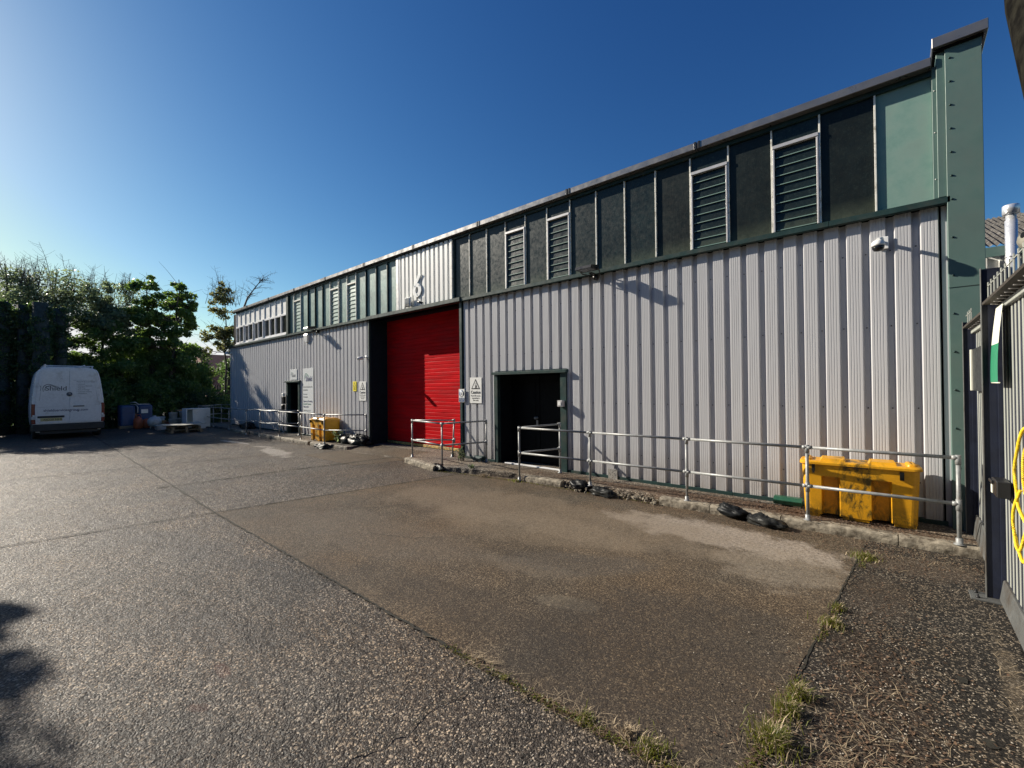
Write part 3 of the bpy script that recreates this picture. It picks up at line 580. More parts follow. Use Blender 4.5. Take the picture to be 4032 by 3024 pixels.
mb = MB(); mb.box(-25.83,-25.79,7.60,22.0,0.1,4.07); mb.box(-25.12,-25.06,7.64,9.5,4.15,5.74); part(mb, 'end_wall', M['clad'])
mb = MB(); mb.box(-25.85,-25.77,7.575,7.66,0.12,4.05); part(mb, 'corner_trim', M['clad'])
# base flashing
for x0, x1 in ((-25.8,-18.95),(-17.67,-12.66),(-8.27,-7.19),(-5.12,-2.0),(-1.995,0.44)):
    mb = MB(); mb.bbox(x0, x1, 7.588, 7.66, 0.112, 0.175, 0.004); part(mb, 'base_flashing', M['green'])
# sill flashing between wall and glazing
for x0, x1 in ((-25.9,-21.2),(-21.195,-16.3),(-16.295,-12.64),(-8.28,-4.6),(-4.595,-0.7),(-0.695,0.50)):
    mb = MB(); mb.prism([(7.50,4.065),(7.50,4.135),(7.69,4.185),(7.69,4.10),(7.545,4.062),(7.545,4.05),(7.51,4.05)], 'x', x0, x1); part(mb, 'sill_flashing', M['green'])
mb = MB(); mb.prism([(7.47,4.06),(7.47,4.155),(7.69,4.20),(7.69,4.06)], 'x', -12.66, -8.26); part(mb, 'lintel', M['green'])
# coping
mb = MB()
xs = [-25.15,-23.2,-20.6,-18.0,-15.4,-12.8,-10.2,-7.6,-5.0,-2.45,0.36]
for a, b in zip(xs[:-1], xs[1:]):
    mb.bbox(a+0.004, b-0.004, 7.50, 8.0, 5.785, 5.895, 0.006)
part(mb, 'coping', M['coping'])
for x in xs[1:-1]:
    mb = MB(); mb.bbox(x-0.05, x-0.006, 7.49, 7.52, 5.775, 5.90, 0.004); mb.bbox(x+0.012, x+0.05, 7.49, 7.52, 5.775, 5.90, 0.004); part(mb, 'coping_clip', M['blacksteel'])
mb = MB(); mb.box(-25.1, 0.36, 7.61, 7.70, 5.72, 5.784); part(mb, 'eaves_trim', M['green'])

# glazed band -------------------------------------------------
def pane(x0, x1, z0, z1, mat, y=7.655):
    mb = MB(); t = random.uniform(-0.0015, 0.0015); mb.box(x0+0.004, x1-0.004, y+t, y+0.012+t, z0, z1); part(mb, 'window_pane', mat)
def bar(x, z0=4.17, z1=5.72, mat=None, w=0.022, y0=7.622):
    mb = MB(); mb.bbox(x-w/2, x+w/2, y0, 7.70, z0, z1, 0.002); part(mb, 'glazing_bar', mat or M['cream'])
def louvre(x0, x1, zt=5.42):
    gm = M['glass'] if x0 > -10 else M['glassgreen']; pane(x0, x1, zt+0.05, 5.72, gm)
    mb = MB(); y0, y1 = 7.612, 7.68; w = 0.024
    mb.bbox(x0+0.012, x1-0.012, y0-0.008, y1, zt, zt+0.05, 0.003); mb.bbox(x0+0.015, x0+0.015+w, y0, y1, 4.17, zt, 0.003); mb.bbox(x1-0.015-w, x1-0.015, y0, y1, 4.17, zt, 0.003)
    fr = part(mb, 'louvre_frame', M['cream'] if x0 < -7 else M['greyframe'])
    mb = MB(); n = 9; h = (zt-4.19)/n
    for k in range(n):
        z = 4.19+k*h; a, b = x0+0.05, x1-0.05
        mb.add([(a,7.650,z),(b,7.650,z),(b,7.662,z+h*1.0),(a,7.662,z+h*1.0),(a,7.645,z),(b,7.645,z),(b,7.657,z+h*1.0),(a,7.657,z+h*1.0)], [(0,1,2,3),(4,7,6,5),(0,4,5,1),(3,2,6,7)])
    build(mb, 'louvre_blades', gm, fr)
    mb = MB()
    for k in range(n): z = 4.19+k*h; mb.box(x0+0.05, x1-0.05, 7.634, 7.644, z-0.004, z+0.007)
    build(mb, 'blade_edges', M['panelgreen'], fr)
R_ = [-8.62,-8.04,-7.44,-6.83,-6.23,-5.63,-5.04,-4.43,-3.82,-3.22,-2.61,-2.01,-1.40,-0.80,-0.19]
for i in range(len(R_)-1):
    a, b = R_[i], R_[i+1]
    if i in (3,5,10,12): louvre(a, b)
    elif i >= 9: pane(a, b, 4.17, 5.72, M['glassreed'])
    else: pane(a, b, 4.17, 5.72, M['glass'])
for i, x in enumerate(R_): bar(x, w=0.022 if i else 0.05, mat=M['cream'] if i else M['green'])
mb = MB(); mb.box(-0.18, 0.36, 7.655, 7.69, 4.17, 5.72); part(mb, 'blank_panel', M['panelgreen'])
L_ = [-18.73,-18.26,-17.64,-17.02,-16.42,-15.82,-15.24,-14.63,-14.05,-13.46,-12.86,-12.25,-11.64,-11.12]
for i in range(len(L_)-1):
    a, b = L_[i], L_[i+1]
    if i in (1,6,8): louvre(a, b, 5.40)
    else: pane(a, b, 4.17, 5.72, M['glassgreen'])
for i, x in enumerate(L_): bar(x, mat=M['green'] if i not in (1,2,6,7,8,9) else M['cream'], w=0.03, y0=7.60)
mb = MB(); mb.bbox(-11.13,-11.0,7.575,7.70,4.17,5.72,0.004); part(mb, 'trim', M['greyframe'])
mb = MB(); mb.bbox(-8.70,-8.645,7.575,7.70,4.17,5.72,0.004); part(mb, 'trim', M['cream'])
# first-floor office windows at the far end
O_ = [-25.06+0.613*i for i in range(11)]
mb = MB(); mb.bbox(-18.93,-18.74,7.57,7.70,4.17,5.74,0.004); part(mb, 'trim', M['green'])
for i in range(10):
    a, b = O_[i], O_[i+1]
    mb = MB(); mb.box(a+0.03, b-0.03, 7.650, 7.69, 5.06, 5.72); part(mb, 'spandrel_panel', M['offpanel'])
    fr = MB(); y0 = 7.60; opn = i in (1,3,5)
    o = 0.05 if opn else 0.0; w = 0.045 if opn else 0.03
    fr.bbox(a+0.012, b-0.012, y0-o, 7.69, 4.97, 5.045, 0.003); fr.bbox(a+0.012, b-0.012, y0-o, 7.69, 4.19, 4.27, 0.003)
    fr.bbox(a+0.012, a+0.012+w, y0-o, 7.69, 4.27, 4.97, 0.003); fr.bbox(b-0.012-w, b-0.012, y0-o, 7.69, 4.27, 4.97, 0.003)
    f = part(fr, 'office_window', M['whiteframe'])
    mb = MB(); mb.box(a+0.03, b-0.03, 7.65-o, 7.66-o, 4.26, 4.98); build(mb, 'office_pane', M['officeglass'], f)
for i, x in enumerate(O_):
    mb = MB(); mb.bbox(x-0.022, x+0.022, 7.612, 7.70, 5.05, 5.72, 0.003); part(mb, 'office_mullion', M['whiteframe'])
mb = MB(); mb.bbox(-25.1,-18.93,7.56,7.70,4.14,4.19,0.003); part(mb, 'office_sill', M['whiteframe'])

# green pier at the right-hand corner
mb = MB(); mb.bbox(0.475, 0.785, 7.50, 8.1, 0.0, 5.93, 0.004); mb.bbox(0.40, 0.476, 7.535, 7.75, 4.15, 5.93, 0.004); mb.bbox(0.362, 0.401, 7.585, 7.75, 4.16, 5.80, 0.003)
pier = part(mb, 'corner_pier', M['pier'])
mb = MB(); mb.bbox(0.36, 0.835, 7.42, 8.3, 5.945, 6.07, 0.006); build(mb, 'pier_coping', M['coping'], pier)
mb = MB(); mb.box(0.37,0.80,7.47,8.2,5.925,5.946); build(mb, 'pier_drip', M['void'], pier)
z = 5.80
while z > 0.4:
    mb = MB(); mb.lathe((0.515, 7.502, z), [(0.013,0.0),(0.013,-0.006),(0.007,-0.014)], 8, axis='y'); build(mb, 'rivet', M['green'], pier); z -= 0.285 if z > 4.1 else 0.46
for z in (5.5, 4.98, 4.4):
    mb = MB(); mb.lathe((0.383, 7.587, z), [(0.009,0.0),(0.006,-0.010)], 8, axis='y'); build(mb, 'rivet', M['greyframe'], pier)
mb = MB(); mb.box(0.425,0.478,7.622,7.66,0.12,4.06); build(mb, 'closure_strip', M['clad'], pier)
mb = MB(); mb.box(0.476,0.786,7.496,7.502,3.02,3.027); build(mb, 'sheet_lap', M['green'], pier)

# roller shutter doorway
mb = MB(); mb.box(-12.68,-12.60,7.63,8.42,0.12,4.10); mb.box(-8.36,-8.29,7.63,8.42,0.12,4.10); mb.box(-12.6,-8.36,7.70,8.42,4.06,4.12); mb.box(-12.7,-8.2,8.42,8.5,0,4.2)
part(mb, 'shutter_reveal', M['navy'])
mb = MB(); mb.bbox(-12.67,-12.615,7.565,7.66,0.115,4.05,0.004); mb.bbox(-8.375,-8.285,7.565,7.66,0.115,4.05,0.004); part(mb, 'door_jamb', M['green'])
prof = []; z = 0.215; p = 0.1065
while z < 4.10:
    prof += [(8.224,z),(8.217,z+0.006),(8.215,z+0.014),(8.214,z+0.092),(8.218,z+0.100),(8.224,z+0.1035)]; z += p
prof.append((8.235,z))
mb = MB(); vs = []; n = len(prof)
cols = 9
for k in range(cols+1):
    x = -12.6+(4.24)*k/cols; vs += [(x, y+random.uniform(-0.0015,0.0015), zz) for y, zz in prof]
for k in range(cols):
    for i in range(n-1): mb.f.append((k*n+i, (k+1)*n+i, (k+1)*n+i+1, k*n+i+1)); mb.m.append(0); mb.sm.append(False)
mb.v = vs
sh = part(mb, 'roller_shutter', M['red'])
mb = MB(); mb.bbox(-12.6,-8.37,8.19,8.24,0.13,0.205,0.006); build(mb, 'bottom_bar', M['yellowbar'], sh)

# double door
mb = MB(); mb.box(-7.10,-7.06,7.66,8.2,0.12,2.24); mb.box(-5.30,-5.24,7.66,8.2,0.12,2.24); mb.box(-7.1,-5.24,7.70,8.2,2.17,2.26); mb.box(-7.2,-5.2,8.2,8.25,0.1,2.3); part(mb, 'door_reveal', M['void'])
mb = MB(); mb.bbox(-7.175,-7.065,7.56,7.70,0.115,2.17,0.004); mb.bbox(-5.285,-5.135,7.56,7.70,0.115,2.17,0.004); mb.prism([(7.50,2.175),(7.50,2.225),(7.69,2.27),(7.69,2.175)], 'x', -7.20, -5.11); part(mb, 'door_surround', M['green'])
for a, b in ((-7.05,-6.20),(-6.185,-5.31)):
    mb = MB(); mb.bbox(a,b,8.05,8.09,0.15,2.15,0.004); mb.bbox(a+0.12,b-0.12,8.04,8.051,1.15,2.0,0.004); mb.bbox(a+0.12,b-0.12,8.04,8.051,0.28,1.0,0.004)
    d = part(mb, 'door_leaf', M['doorpaint'])
    if a < -6.5:
        mb = MB(); mb.lathe((-6.27,8.05,1.17), [(0.03,0),(0.03,-0.02),(0.012,-0.03),(0.012,-0.06),(0.03,-0.065),(0.03,-0.09)], 12, axis='y'); mb.bbox(-6.295,-6.245,8.035,8.05,1.0,1.12,0.004); build(mb, 'door_handle', M['galv'], d)
mb = MB(); mb.bbox(-6.9,-5.29,7.60,7.69,0.121,0.145,0.004); part(mb, 'threshold_strip', M['whiteframe'])
# small entrance door
mb = MB(); mb.box(-18.86,-18.82,7.66,8.15,0.12,2.22); mb.box(-17.80,-17.76,7.66,8.15,0.12,2.22); mb.box(-18.9,-17.72,7.70,8.15,2.17,2.24); mb.box(-18.95,-17.7,8.15,8.2,0.1,2.3); part(mb, 'door_reveal', M['void'])
mb = MB(); mb.bbox(-18.93,-18.80,7.56,7.70,0.115,2.17,0.004); mb.bbox(-17.83,-17.69,7.56,7.70,0.115,2.17,0.004); mb.prism([(7.50,2.175),(7.50,2.225),(7.69,2.27),(7.69,2.175)], 'x', -18.98, -17.64); part(mb, 'door_surround', M['green'])
mb = MB(); mb.bbox(-18.8,-17.83,8.02,8.06,0.15,2.16,0.004); d = part(mb, 'door_leaf', M['doorpaint'])
mb = MB(); mb.bbox(-17.98,-17.95,7.99,8.02,1.0,1.14,0.004); build(mb, 'door_handle', M['galv'], d)

# ---------------------------------------------------------------- things fixed to the wall
# number 6
c = thing('house_number', (-10.08,7.57,4.42), 'large white number 6 standing off the white ribbed panel over the shutter', 'door number')
def six(cx, z0, h):
    """Futura-like 6: open ring with a straight slanted stem"""
    rO, rI = 0.325*h, 0.125*h; cz = z0+rO; out = []
    mb = MB(); n = 40; y0, y1 = 7.550, 7.578; vs = []
    for y in (y0, y1):
        for k in range(n):
            t = 2*math.pi*k/n; vs.append((cx+rO*0.98*math.cos(t), y, cz+rO*math.sin(t)))
        for k in range(n):
            t = 2*math.pi*k/n; vs.append((cx+rI*0.85*math.cos(t), y, cz+rI*1.25*math.sin(t)))
    fs = []
    for k in range(n):
        j = (k+1) % n
        fs += [(k,j,n+j,n+k), (2*n+k,3*n+k,3*n+j,2*n+j), (k,2*n+k,2*n+j,j), (n+k,n+j,3*n+j,3*n+k)]
    mb.add(vs, fs)
    mb.prism([(cx-rO*0.95,cz+rO*0.30),(cx-rO*0.05,cz+rO*0.80),(cx+0.33*h,z0+h),(cx+0.08*h,z0+h)], 'y', y0-0.002, y1+0.002)
    return mb
build(six(-10.10, 4.43, 0.60), 'numeral', M['whiteplastic'], c)
mb = MB()
for x, z in ((-10.1,4.5),(-10.2,4.75),(-10.0,4.75)): mb.box(x-0.01,x+0.01,7.535,7.59,z-0.01,z+0.01)
build(mb, 'stand_off', M['greyframe'], c)

def flood(loc, label, big=1.0, yaw=0.0, bracket=True):
    x, y, z = loc; t = thing('floodlight', loc, label, 'floodlight', 'floodlights on the unit'); s = big
    mb = MB(); mb.prism([(y-0.17*s,z-0.015),(y-0.15*s,z+0.04),(y+0.11*s,z+0.085),(y+0.14*s,z+0.04),(y+0.12*s,z-0.01)], 'x', x-0.17*s, x+0.17*s); build(mb, 'lamp_body', M['blacksteel'], t)
    mb = MB(); mb.add([(x-0.14*s,y-0.14*s,z-0.018),(x+0.14*s,y-0.14*s,z-0.018),(x+0.14*s,y+0.08*s,z-0.014),(x-0.14*s,y+0.08*s,z-0.014)], [(0,1,2,3)]); build(mb, 'lamp_glass', M['lampglass'], t)
    mb = MB(); mb.tube([(x-0.19*s,y+0.02,z+0.02),(x-0.19*s,y+0.12,z-0.03),(x-0.1*s,7.55,z-0.05),(x+0.1*s,7.55,z-0.05),(x+0.19*s,y+0.12,z-0.03),(x+0.19*s,y+0.02,z+0.02)], 0.012, 8); mb.lathe((x,7.60,z-0.10),[(0.05,0),(0.05,-0.06),(0.03,-0.09)],12,axis='y'); mb.box(x-0.03,x+0.03,y+0.1,7.6,z-0.055,z-0.03); build(mb, 'bracket', M['blacksteel'], t)
    return t
flood((-4.42,7.27,4.10), 'black floodlight jutting from the sill above the long grey wall, nearer one')
flood((-16.1,7.27,4.10), 'black floodlight jutting from the sill above the signboards, farther one')
t = thing('floodlight', (-10.42,7.50,4.20), 'pale framed floodlight standing on the lintel beside the number 6', 'floodlight', 'floodlights on the unit')
mb = MB(); mb.bbox(-10.56,-10.30,7.46,7.53,4.19,4.46,0.01); build(mb, 'lamp_body', M['whiteplastic'], t)
mb = MB(); mb.bbox(-10.53,-10.33,7.448,7.461,4.27,4.43,0.004); build(mb, 'lamp_glass', M['lampglass'], t)
mb = MB(); mb.bbox(-10.53,-10.33,7.448,7.461,4.205,4.262,0.003); mb.tube([(-10.59,7.5,4.15),(-10.59,7.5,4.3)],0.01,6); mb.tube([(-10.27,7.5,4.15),(-10.27,7.5,4.3)],0.01,6); build(mb, 'bracket', M['blacksteel'], t)

def bullet_cam(loc, label, d=(-0.6,-0.8,-0.3), arm=0.3, s=1.0):
    x, y, z = loc; t = thing('security_camera', loc, label, 'security camera', 'security cameras on the unit')
    dv = Vector(d).normalized(); p = Vector(loc)
    mb = MB(); mb.tube([p-dv*0.02, p+dv*0.14*s], 0.052*s, 14); build(mb, 'camera_body', M['whiteplastic'], t)
    mb = MB(); mb.tube([p+dv*0.141*s, p+dv*0.15*s], 0.044*s, 14); build(mb, 'lens', M['lens'], t)
    mb = MB(); mb.tube([p, Vector((x+0.02,y+0.10,z+0.04)), Vector((x+0.02,7.59,z+0.04))], 0.018, 8); mb.lathe((x+0.02,7.60,z+0.04),[(0.05,0),(0.05,-0.03)],12,axis='y'); build(mb, 'mount', M['whiteplastic'], t)
t = thing('security_camera', (-0.17,7.28,3.62), 'white ball security camera with black underside high on the right of the wall', 'security camera', 'security cameras on the unit')
mb = MB(); mb.lathe((-0.17,7.28,3.62), [(0.015,0.075),(0.045,0.07),(0.064,0.052),(0.069,0.022),(0.069,0.0)][::-1], 20); build(mb, 'camera_body', M['whiteplastic'], t)
mb = MB(); mb.lathe((-0.17,7.28,3.62), [(0.066,-0.002),(0.06,-0.034),(0.041,-0.06),(0.008,-0.068)], 20); build(mb, 'dome', M['lens'], t)
mb = MB(); mb.tube([(-0.17,7.28,3.70),(-0.14,7.42,3.74),(-0.13,7.59,3.72)], 0.024, 10); mb.bbox(-0.19,-0.07,7.57,7.605,3.64,3.80,0.006); build(mb, 'mount', M['whiteplastic'], t)
bullet_cam((-12.83,7.45,2.86), 'white bullet security camera at head height beside the dark left reveal of the shutter', d=(-0.5,-0.8,-0.1))
bullet_cam((-25.72,7.45,3.76), 'small white security camera on the far left corner of the unit', d=(-0.8,-0.5,0.15))
t = thing('camera_lamp', (-9.86,7.5,4.22), 'small dark lamp standing on the lintel right of the number 6', 'small lamp')
mb = MB(); mb.tube([(-9.92,7.46,4.26),(-9.80,7.52,4.22)], 0.035, 10); build(mb, 'lamp_head', M['blacksteel'], t)
mb = MB(); mb.bbox(-9.86,-9.80,7.50,7.56,4.165,4.22,0.006); mb.tube([(-9.82,7.57,4.2),(-9.82,7.57,4.38),(-9.86,7.56,4.42)],0.008,6); build(mb, 'base', M['whiteplastic'], t)
# alarm bell box
t = thing('alarm_box', (-17.03,7.58,3.6), 'white tapered alarm bell box under the sill beside the far floodlight', 'alarm box')
mb = MB(); mb.loft([[(-17.10,7.60,3.68),(-16.94,7.60,3.68),(-16.94,7.53,3.70),(-17.10,7.53,3.70)],[(-17.18,7.60,3.95),(-16.86,7.60,3.95),(-16.86,7.50,3.95),(-17.18,7.50,3.95)],[(-17.13,7.60,4.02),(-16.91,7.60,4.02),(-16.91,7.53,4.02),(-17.13,7.53,4.02)]], smooth=False); build(mb, 'cover', M['whiteplastic'], t)
# intercom, bell push
t = thing('bell_push', (-5.20,7.50,1.48), 'grey box with pale push button on the right jamb of the double door', 'bell push')
mb = MB(); mb.bbox(-5.29,-5.17,7.455,7.56,1.47,1.60,0.008); build(mb, 'box', M['greyframe'], t); mb = MB(); mb.bbox(-5.265,-5.195,7.445,7.456,1.495,1.57,0.004); build(mb, 'button', M['whiteplastic'], t)
t = thing('key_safe', (-19.08,7.5,1.45), 'black entry keypad with pale cover left of the small entrance door', 'entry keypad')
mb = MB(); mb.bbox(-19.16,-19.0,7.47,7.57,1.30,1.60,0.01); build(mb, 'keypad', M['blacksteel'], t); mb = MB(); mb.bbox(-19.15,-19.02,7.46,7.57,1.61,1.74,0.01); build(mb, 'cover', M['whiteplastic'], t); mb = MB(); mb.bbox(-19.2,-19.05,7.45,7.57,1.05,1.27,0.02); build(mb, 'reader', M['blacksteel'], t)

# signs -------------------------------------------------------
def board(name, x0, x1, z0, z1, mat, label, cat, y=7.588, t=0.006, group=None):
    e = thing(name, ((x0+x1)/2, y, z0), label, cat, group)
    mb = MB(); mb.bbox(x0,x1,y-t,y,z0,z1,0.0015); build(mb, 'board', mat, e); return e
def swoosh(e, x, z, s, mat1, mat2, F, name='swoosh'):
    """two parallel wave lines sweeping up and over, as in the firm's mark"""
    for k, m in ((0, mat1), (1, mat2)):
        P = [(-0.30,-0.95-0.0*k),(-0.36,-0.5),(-0.25,-0.10),(0.05,0.16),(0.40,0.16),(0.85,-0.06),(1.35,-0.25)]
        pts = [(p[0]+k*0.16, p[1]-k*0.22) for p in P]
        if k: pts = pts[1:]
        # smooth
        sm = []
        for i in range(len(pts)-1):
            p0 = pts[max(i-1,0)]; p1 = pts[i]; p2 = pts[i+1]; p3 = pts[min(i+2,len(pts)-1)]
            for q in range(5):
                u = q/5; sm.append(tuple(0.5*((2*p1[j])+(-p0[j]+p2[j])*u+(2*p0[j]-5*p1[j]+4*p2[j]-p3[j])*u*u+(-p0[j]+3*p1[j]-3*p2[j]+p3[j])*u**3) for j in (0,1)))
        sm.append(pts[-1]); mb = MB(); vs = []; n = len(sm)
        for i in range(n):
            a = sm[max(i-1,0)]; b = sm[min(i+1,n-1)]; dx, dz = b[0]-a[0], b[1]-a[1]; l = math.hypot(dx,dz); w = 0.045*math.sin(math.pi*(0.08+0.84*i/(n-1)))+0.008
            vs += [F @ Vector((x+(sm[i][0]-dz/l*w)*s, z+(sm[i][1]+dx/l*w)*s, 0.0012)), F @ Vector((x+(sm[i][0]+dz/l*w)*s, z+(sm[i][1]-dx/l*w)*s, 0.0012))]
        mb.add([tuple(v) for v in vs], [(2*i,2*i+1,2*i+3,2*i+2) for i in range(n-1)]); build(mb, name, m, e, recalc=False)
F = FY(0,7.5805,0)
def TX(e, s, x, z, size, mat, Fm=None, sx=1.0, bold=0.0, align='LEFT', name='lettering', yo=0.0): return text(s, size, name, mat, e, (Fm or F) @ Matrix.Translation((x,z,0.001+yo)), extr=0.0006, sx=sx, bold=bold, align=align)
e = board('company_sign', -17.43,-16.53,1.00,2.69, M['signgrey'], 'tall pale company signboard headed Shield right of the small entrance door', 'company sign')
TX(e, 'Shield', -17.17, 2.20, 0.27, M['inknavy'], bold=0.006, sx=0.86); swoosh(e, -17.19, 2.45, 0.24, M['inkgreen'], M['inkgreen'], F)
for s, z, sz, m in (('Asbestos Removal Services',1.98,0.075,'inkgrey'),('0333 000 0000',1.86,0.065,'inkgrey'),('Fire Services',1.70,0.07,'inkgrey'),('0333 000 0000',1.59,0.065,'inkgrey'),('Experts in Providing',1.42,0.10,'inknavy'),('Specialist Services',1.32,0.095,'inkgreen'),('Nationwide',1.21,0.10,'inknavy'),('shieldservicesgroup.com',1.075,0.065,'inkgrey')):
    TX(e, s, -17.39, z-0.02, sz, M[m], sx=0.95)
e = board('company_sign', -18.59,-17.96,2.28,2.70, M['signgrey'], 'small square Shield sign above the small entrance door', 'company sign')
TX(e, 'Shield', -18.44, 2.39, 0.17, M['inkgrey'], sx=0.88); swoosh(e, -18.46, 2.55, 0.15, M['inkgreen'], M['inkgrey'], F)
def tri(e, cx, z, w, h, mat, hole, y=7.5805):
    mb = MB(); mb.add([(cx-w/2,y-0.0012,z),(cx+w/2,y-0.0012,z),(cx,y-0.0012,z+h)], [(0,1,2)]); build(mb, 'warning_triangle', mat, e, recalc=False)
    k = 0.70; zc = z+h/3; mb = MB(); mb.add([(cx-w/2*k,y-0.0022,zc+(z-zc)*k),(cx+w/2*k,y-0.0022,zc+(z-zc)*k),(cx,y-0.0022,zc+(z+h-zc)*k)], [(0,1,2)]); build(mb, 'triangle_field', hole, e, recalc=False)
def forklift(e, cx, z, s, y=7.5805):
    mb = MB(); yy = y-0.0035
    def q(a,b,c,d): mb.box(cx+a*s,cx+b*s,yy-0.0004,yy,z+c*s,z+d*s)
    q(-.05,.30,.10,.30); q(.12,.30,.30,.42); q(-.12,-.09,.02,.80); q(-.12,.17,.76,.80); q(.14,.17,.40,.80); q(-.34,-.12,.02,.06)
    mb.lathe((cx-0.02*s,yy,z+0.08*s),[(0.085*s,0),(0.085*s,-0.001)],14,axis='y'); mb.lathe((cx+0.24*s,yy,z+0.08*s),[(0.085*s,0),(0.085*s,-0.001)],14,axis='y'); mb.lathe((cx+0.04*s,yy,z+0.52*s),[(0.05*s,0),(0.05*s,-0.001)],10,axis='y'); q(0.0,0.09,0.30,0.47)
    build(mb, 'forklift_pictogram', M['ink'], e)
def caution(x0, x1, z0, z1, label):
    e = board('caution_sign', x0, x1, z0, z1, M['signwhite'], label, 'caution sign', group='forklift caution signs'); cx = (x0+x1)/2; w = x1-x0
    tri(e, cx, z0+0.345, w*0.76, 0.255, M['ink'], M['signwhite']); forklift(e, cx, z0+0.362, 0.17)
    TX(e, 'Caution', cx, z0+0.235, 0.105, M['ink'], align='CENTER', bold=0.002)
    for k, s in enumerate(('Fork-lift trucks','operating in','this area')): TX(e, s, cx, z0+0.165-0.055*k, 0.055, M['ink'], align='CENTER')
caution(-8.02,-7.61,1.50,2.13, 'white forklift Caution sign between the red shutter and the double door')
caution(-13.26,-12.85,1.50,2.12, 'white forklift Caution sign left of the dark shutter reveal, by the small yellow sign')
e = board('warning_sign', -13.66,-13.44,1.81,2.13, M['signyellow'], 'small yellow warning sign left of the farther white Caution sign', 'warning sign')
tri(e, -13.55, 1.97, 0.16, 0.135, M['ink'], M['signyellow']); TX(e, '!', -13.55, 1.99, 0.08, M['ink'], align='CENTER')
for k, s in enumerate(('Warning','Vehicles','reversing')): TX(e, s, -13.55, 1.925-0.035*k, 0.036, M['ink'], align='CENTER')
e = board('mandatory_sign', -8.40,-8.19,1.52,1.85, M['signwhite'], 'small white and blue mandatory sign on the green jamb right of the red shutter', 'safety sign', y=7.56)
Fm = FY(0,7.553,0); cx = -8.295
mb = MB(); mb.lathe((cx,7.5535,1.735),[(0.088,0),(0.088,-0.001)],28,axis='y'); build(mb, 'blue_disc', M['inkblue'], e)
mb = MB()
for a,b,c_,d in ((-.045,-.012,1.69,1.785),(.012,.045,1.69,1.785),(-.045,.045,1.665,1.70)): mb.box(cx+a,cx+b,7.5510,7.5524,c_,d)
build(mb, 'pictogram', M['signwhite'], e)
mb = MB(); mb.box(cx-0.095,cx+0.095,7.5522,7.5535,1.53,1.63); build(mb, 'blue_panel', M['inkblue'], e)
for k, s in enumerate(('High visibility','clothing must','be worn')): text(s, 0.028, 'lettering', M['signwhite'], e, Fm @ Matrix.Translation((cx,1.604-0.03*k,0.0015)), extr=0.0004, align='CENTER')

# bait boxes, tread plate at the foot of the wall
def bait(x0, x1, y0, z0, lab, mat):
    e = thing('bait_box', ((x0+x1)/2, y0+0.08, z0), lab, 'bait box'); h = 0.12; y1 = y0+0.17
    mb = MB(); mb.prism([(y0,z0+0.02),(y0-0.0,z0+0.075),(y0+0.045,z0+h),(y1-0.03,z0+h),(y1,z0+0.075),(y1,z0+0.02)], 'x', x0, x1); build(mb, 'lid', mat, e)
    for a in (x0+0.015, x1-0.10):
        mb = MB(); mb.box(a,a+0.085,y0+0.01,y1-0.01,z0,z0+0.022); build(mb, 'foot', M['whitedrum'], e)
bait(-1.40,-1.05,7.38,0.125,'dark green plastic bait box on the pavement left of the long yellow grit bin', M['greenplastic'])
bait(-7.72,-7.44,7.36,0.125,'grey-green bait box at the wall foot behind the weeds, left of the double door', M['green'])
e = thing('repair_plate', (-4.1,7.58,0.12), 'square of aluminium tread plate patched over the foot of the cladding', 'metal plate')
mb = MB(); mb.bbox(-4.20,-4.01,7.572,7.584,0.115,0.315,0.002); build(mb, 'plate', M['treadplate'], e)
mb = MB()
for i in range(4):
    for j in range(4):
        x = -4.18+0.05*i+(0.012 if j%2 else 0); z = 0.135+0.048*j; s = 1 if (i+j)%2 else -1
        if x+0.03 < -4.012: mb.prism([(x,z),(x+0.006,z-0.004*s),(x+0.03,z+0.018*s),(x+0.024,z+0.022*s)], 'y', 7.569, 7.573)
build(mb, 'treads', M['chrome'], e)
# ------------------------------------------------------------------ tube railings
def railing(label, posts, top=1.06, mid=0.56, r=0.0195, zb=None, group='galvanised tube railings'):
    """posts: (x, y, base z, has_post) in order along the run"""
    cx = sum(p[0] for p in posts)/len(posts); cy = sum(p[1] for p in posts)/len(posts)
    t = thing('handrail', (cx, cy, posts[0][2]), label, 'railing', group)
    P = [Vector((p[0], p[1], 0)) for p in posts]
    for nm, z in (('top_rail', top), ('mid_rail', mid)):
        mb = MB()
        for a, b, pa, pb in zip(P[:-1], P[1:], posts[:-1], posts[1:]):
            d = (b-a).normalized()
            off = Vector((d.y,-d.x,0))*0.0
            mb.tube([a+Vector((0,0,z+pa[4])), b+Vector((0,0,z+pb[4]))], r, 12)
        build(mb, nm, M['galv'], t)
    for i, p in enumerate(posts):
        if not p[3]: continue
        mb = MB(); mb.tube([(p[0]+p[5],p[1],p[2]),(p[0],p[1],top+p[4]-0.0)], r, 12); po = build(mb, 'post', M['galv'], t)
        mb = MB(); mb.lathe((p[0]+p[5],p[1],p[2]), [(0.052,0),(0.052,0.006),(0.031,0.009),(0.031,0.065),(0.026,0.07)], 16)
        build(mb, 'base_flange', M['galv'], po)
        for z, e in ((top+p[4], 1), (mid+p[4], 0)):
            mb = MB(); x, y = p[0], p[1]
            mb.tube([(x,y,z-0.075),(x,y,z+(0.03 if e else 0.05))], r+0.0055, 12)
            for q in (i-1, i+1):
                if 0 <= q < len(P):
                    d = (P[q]-P[i]).normalized(); mb.tube([Vector((x,y,z)), Vector((x,y,z))+d*0.052], r+0.0055, 12)
            build(mb, 'tee_clamp', M['galv'], po)
    return t
def PP(x, y, z=0.12, post=True, dz=0.0, lean=0.0): return (x, y, z, post, dz, lean)
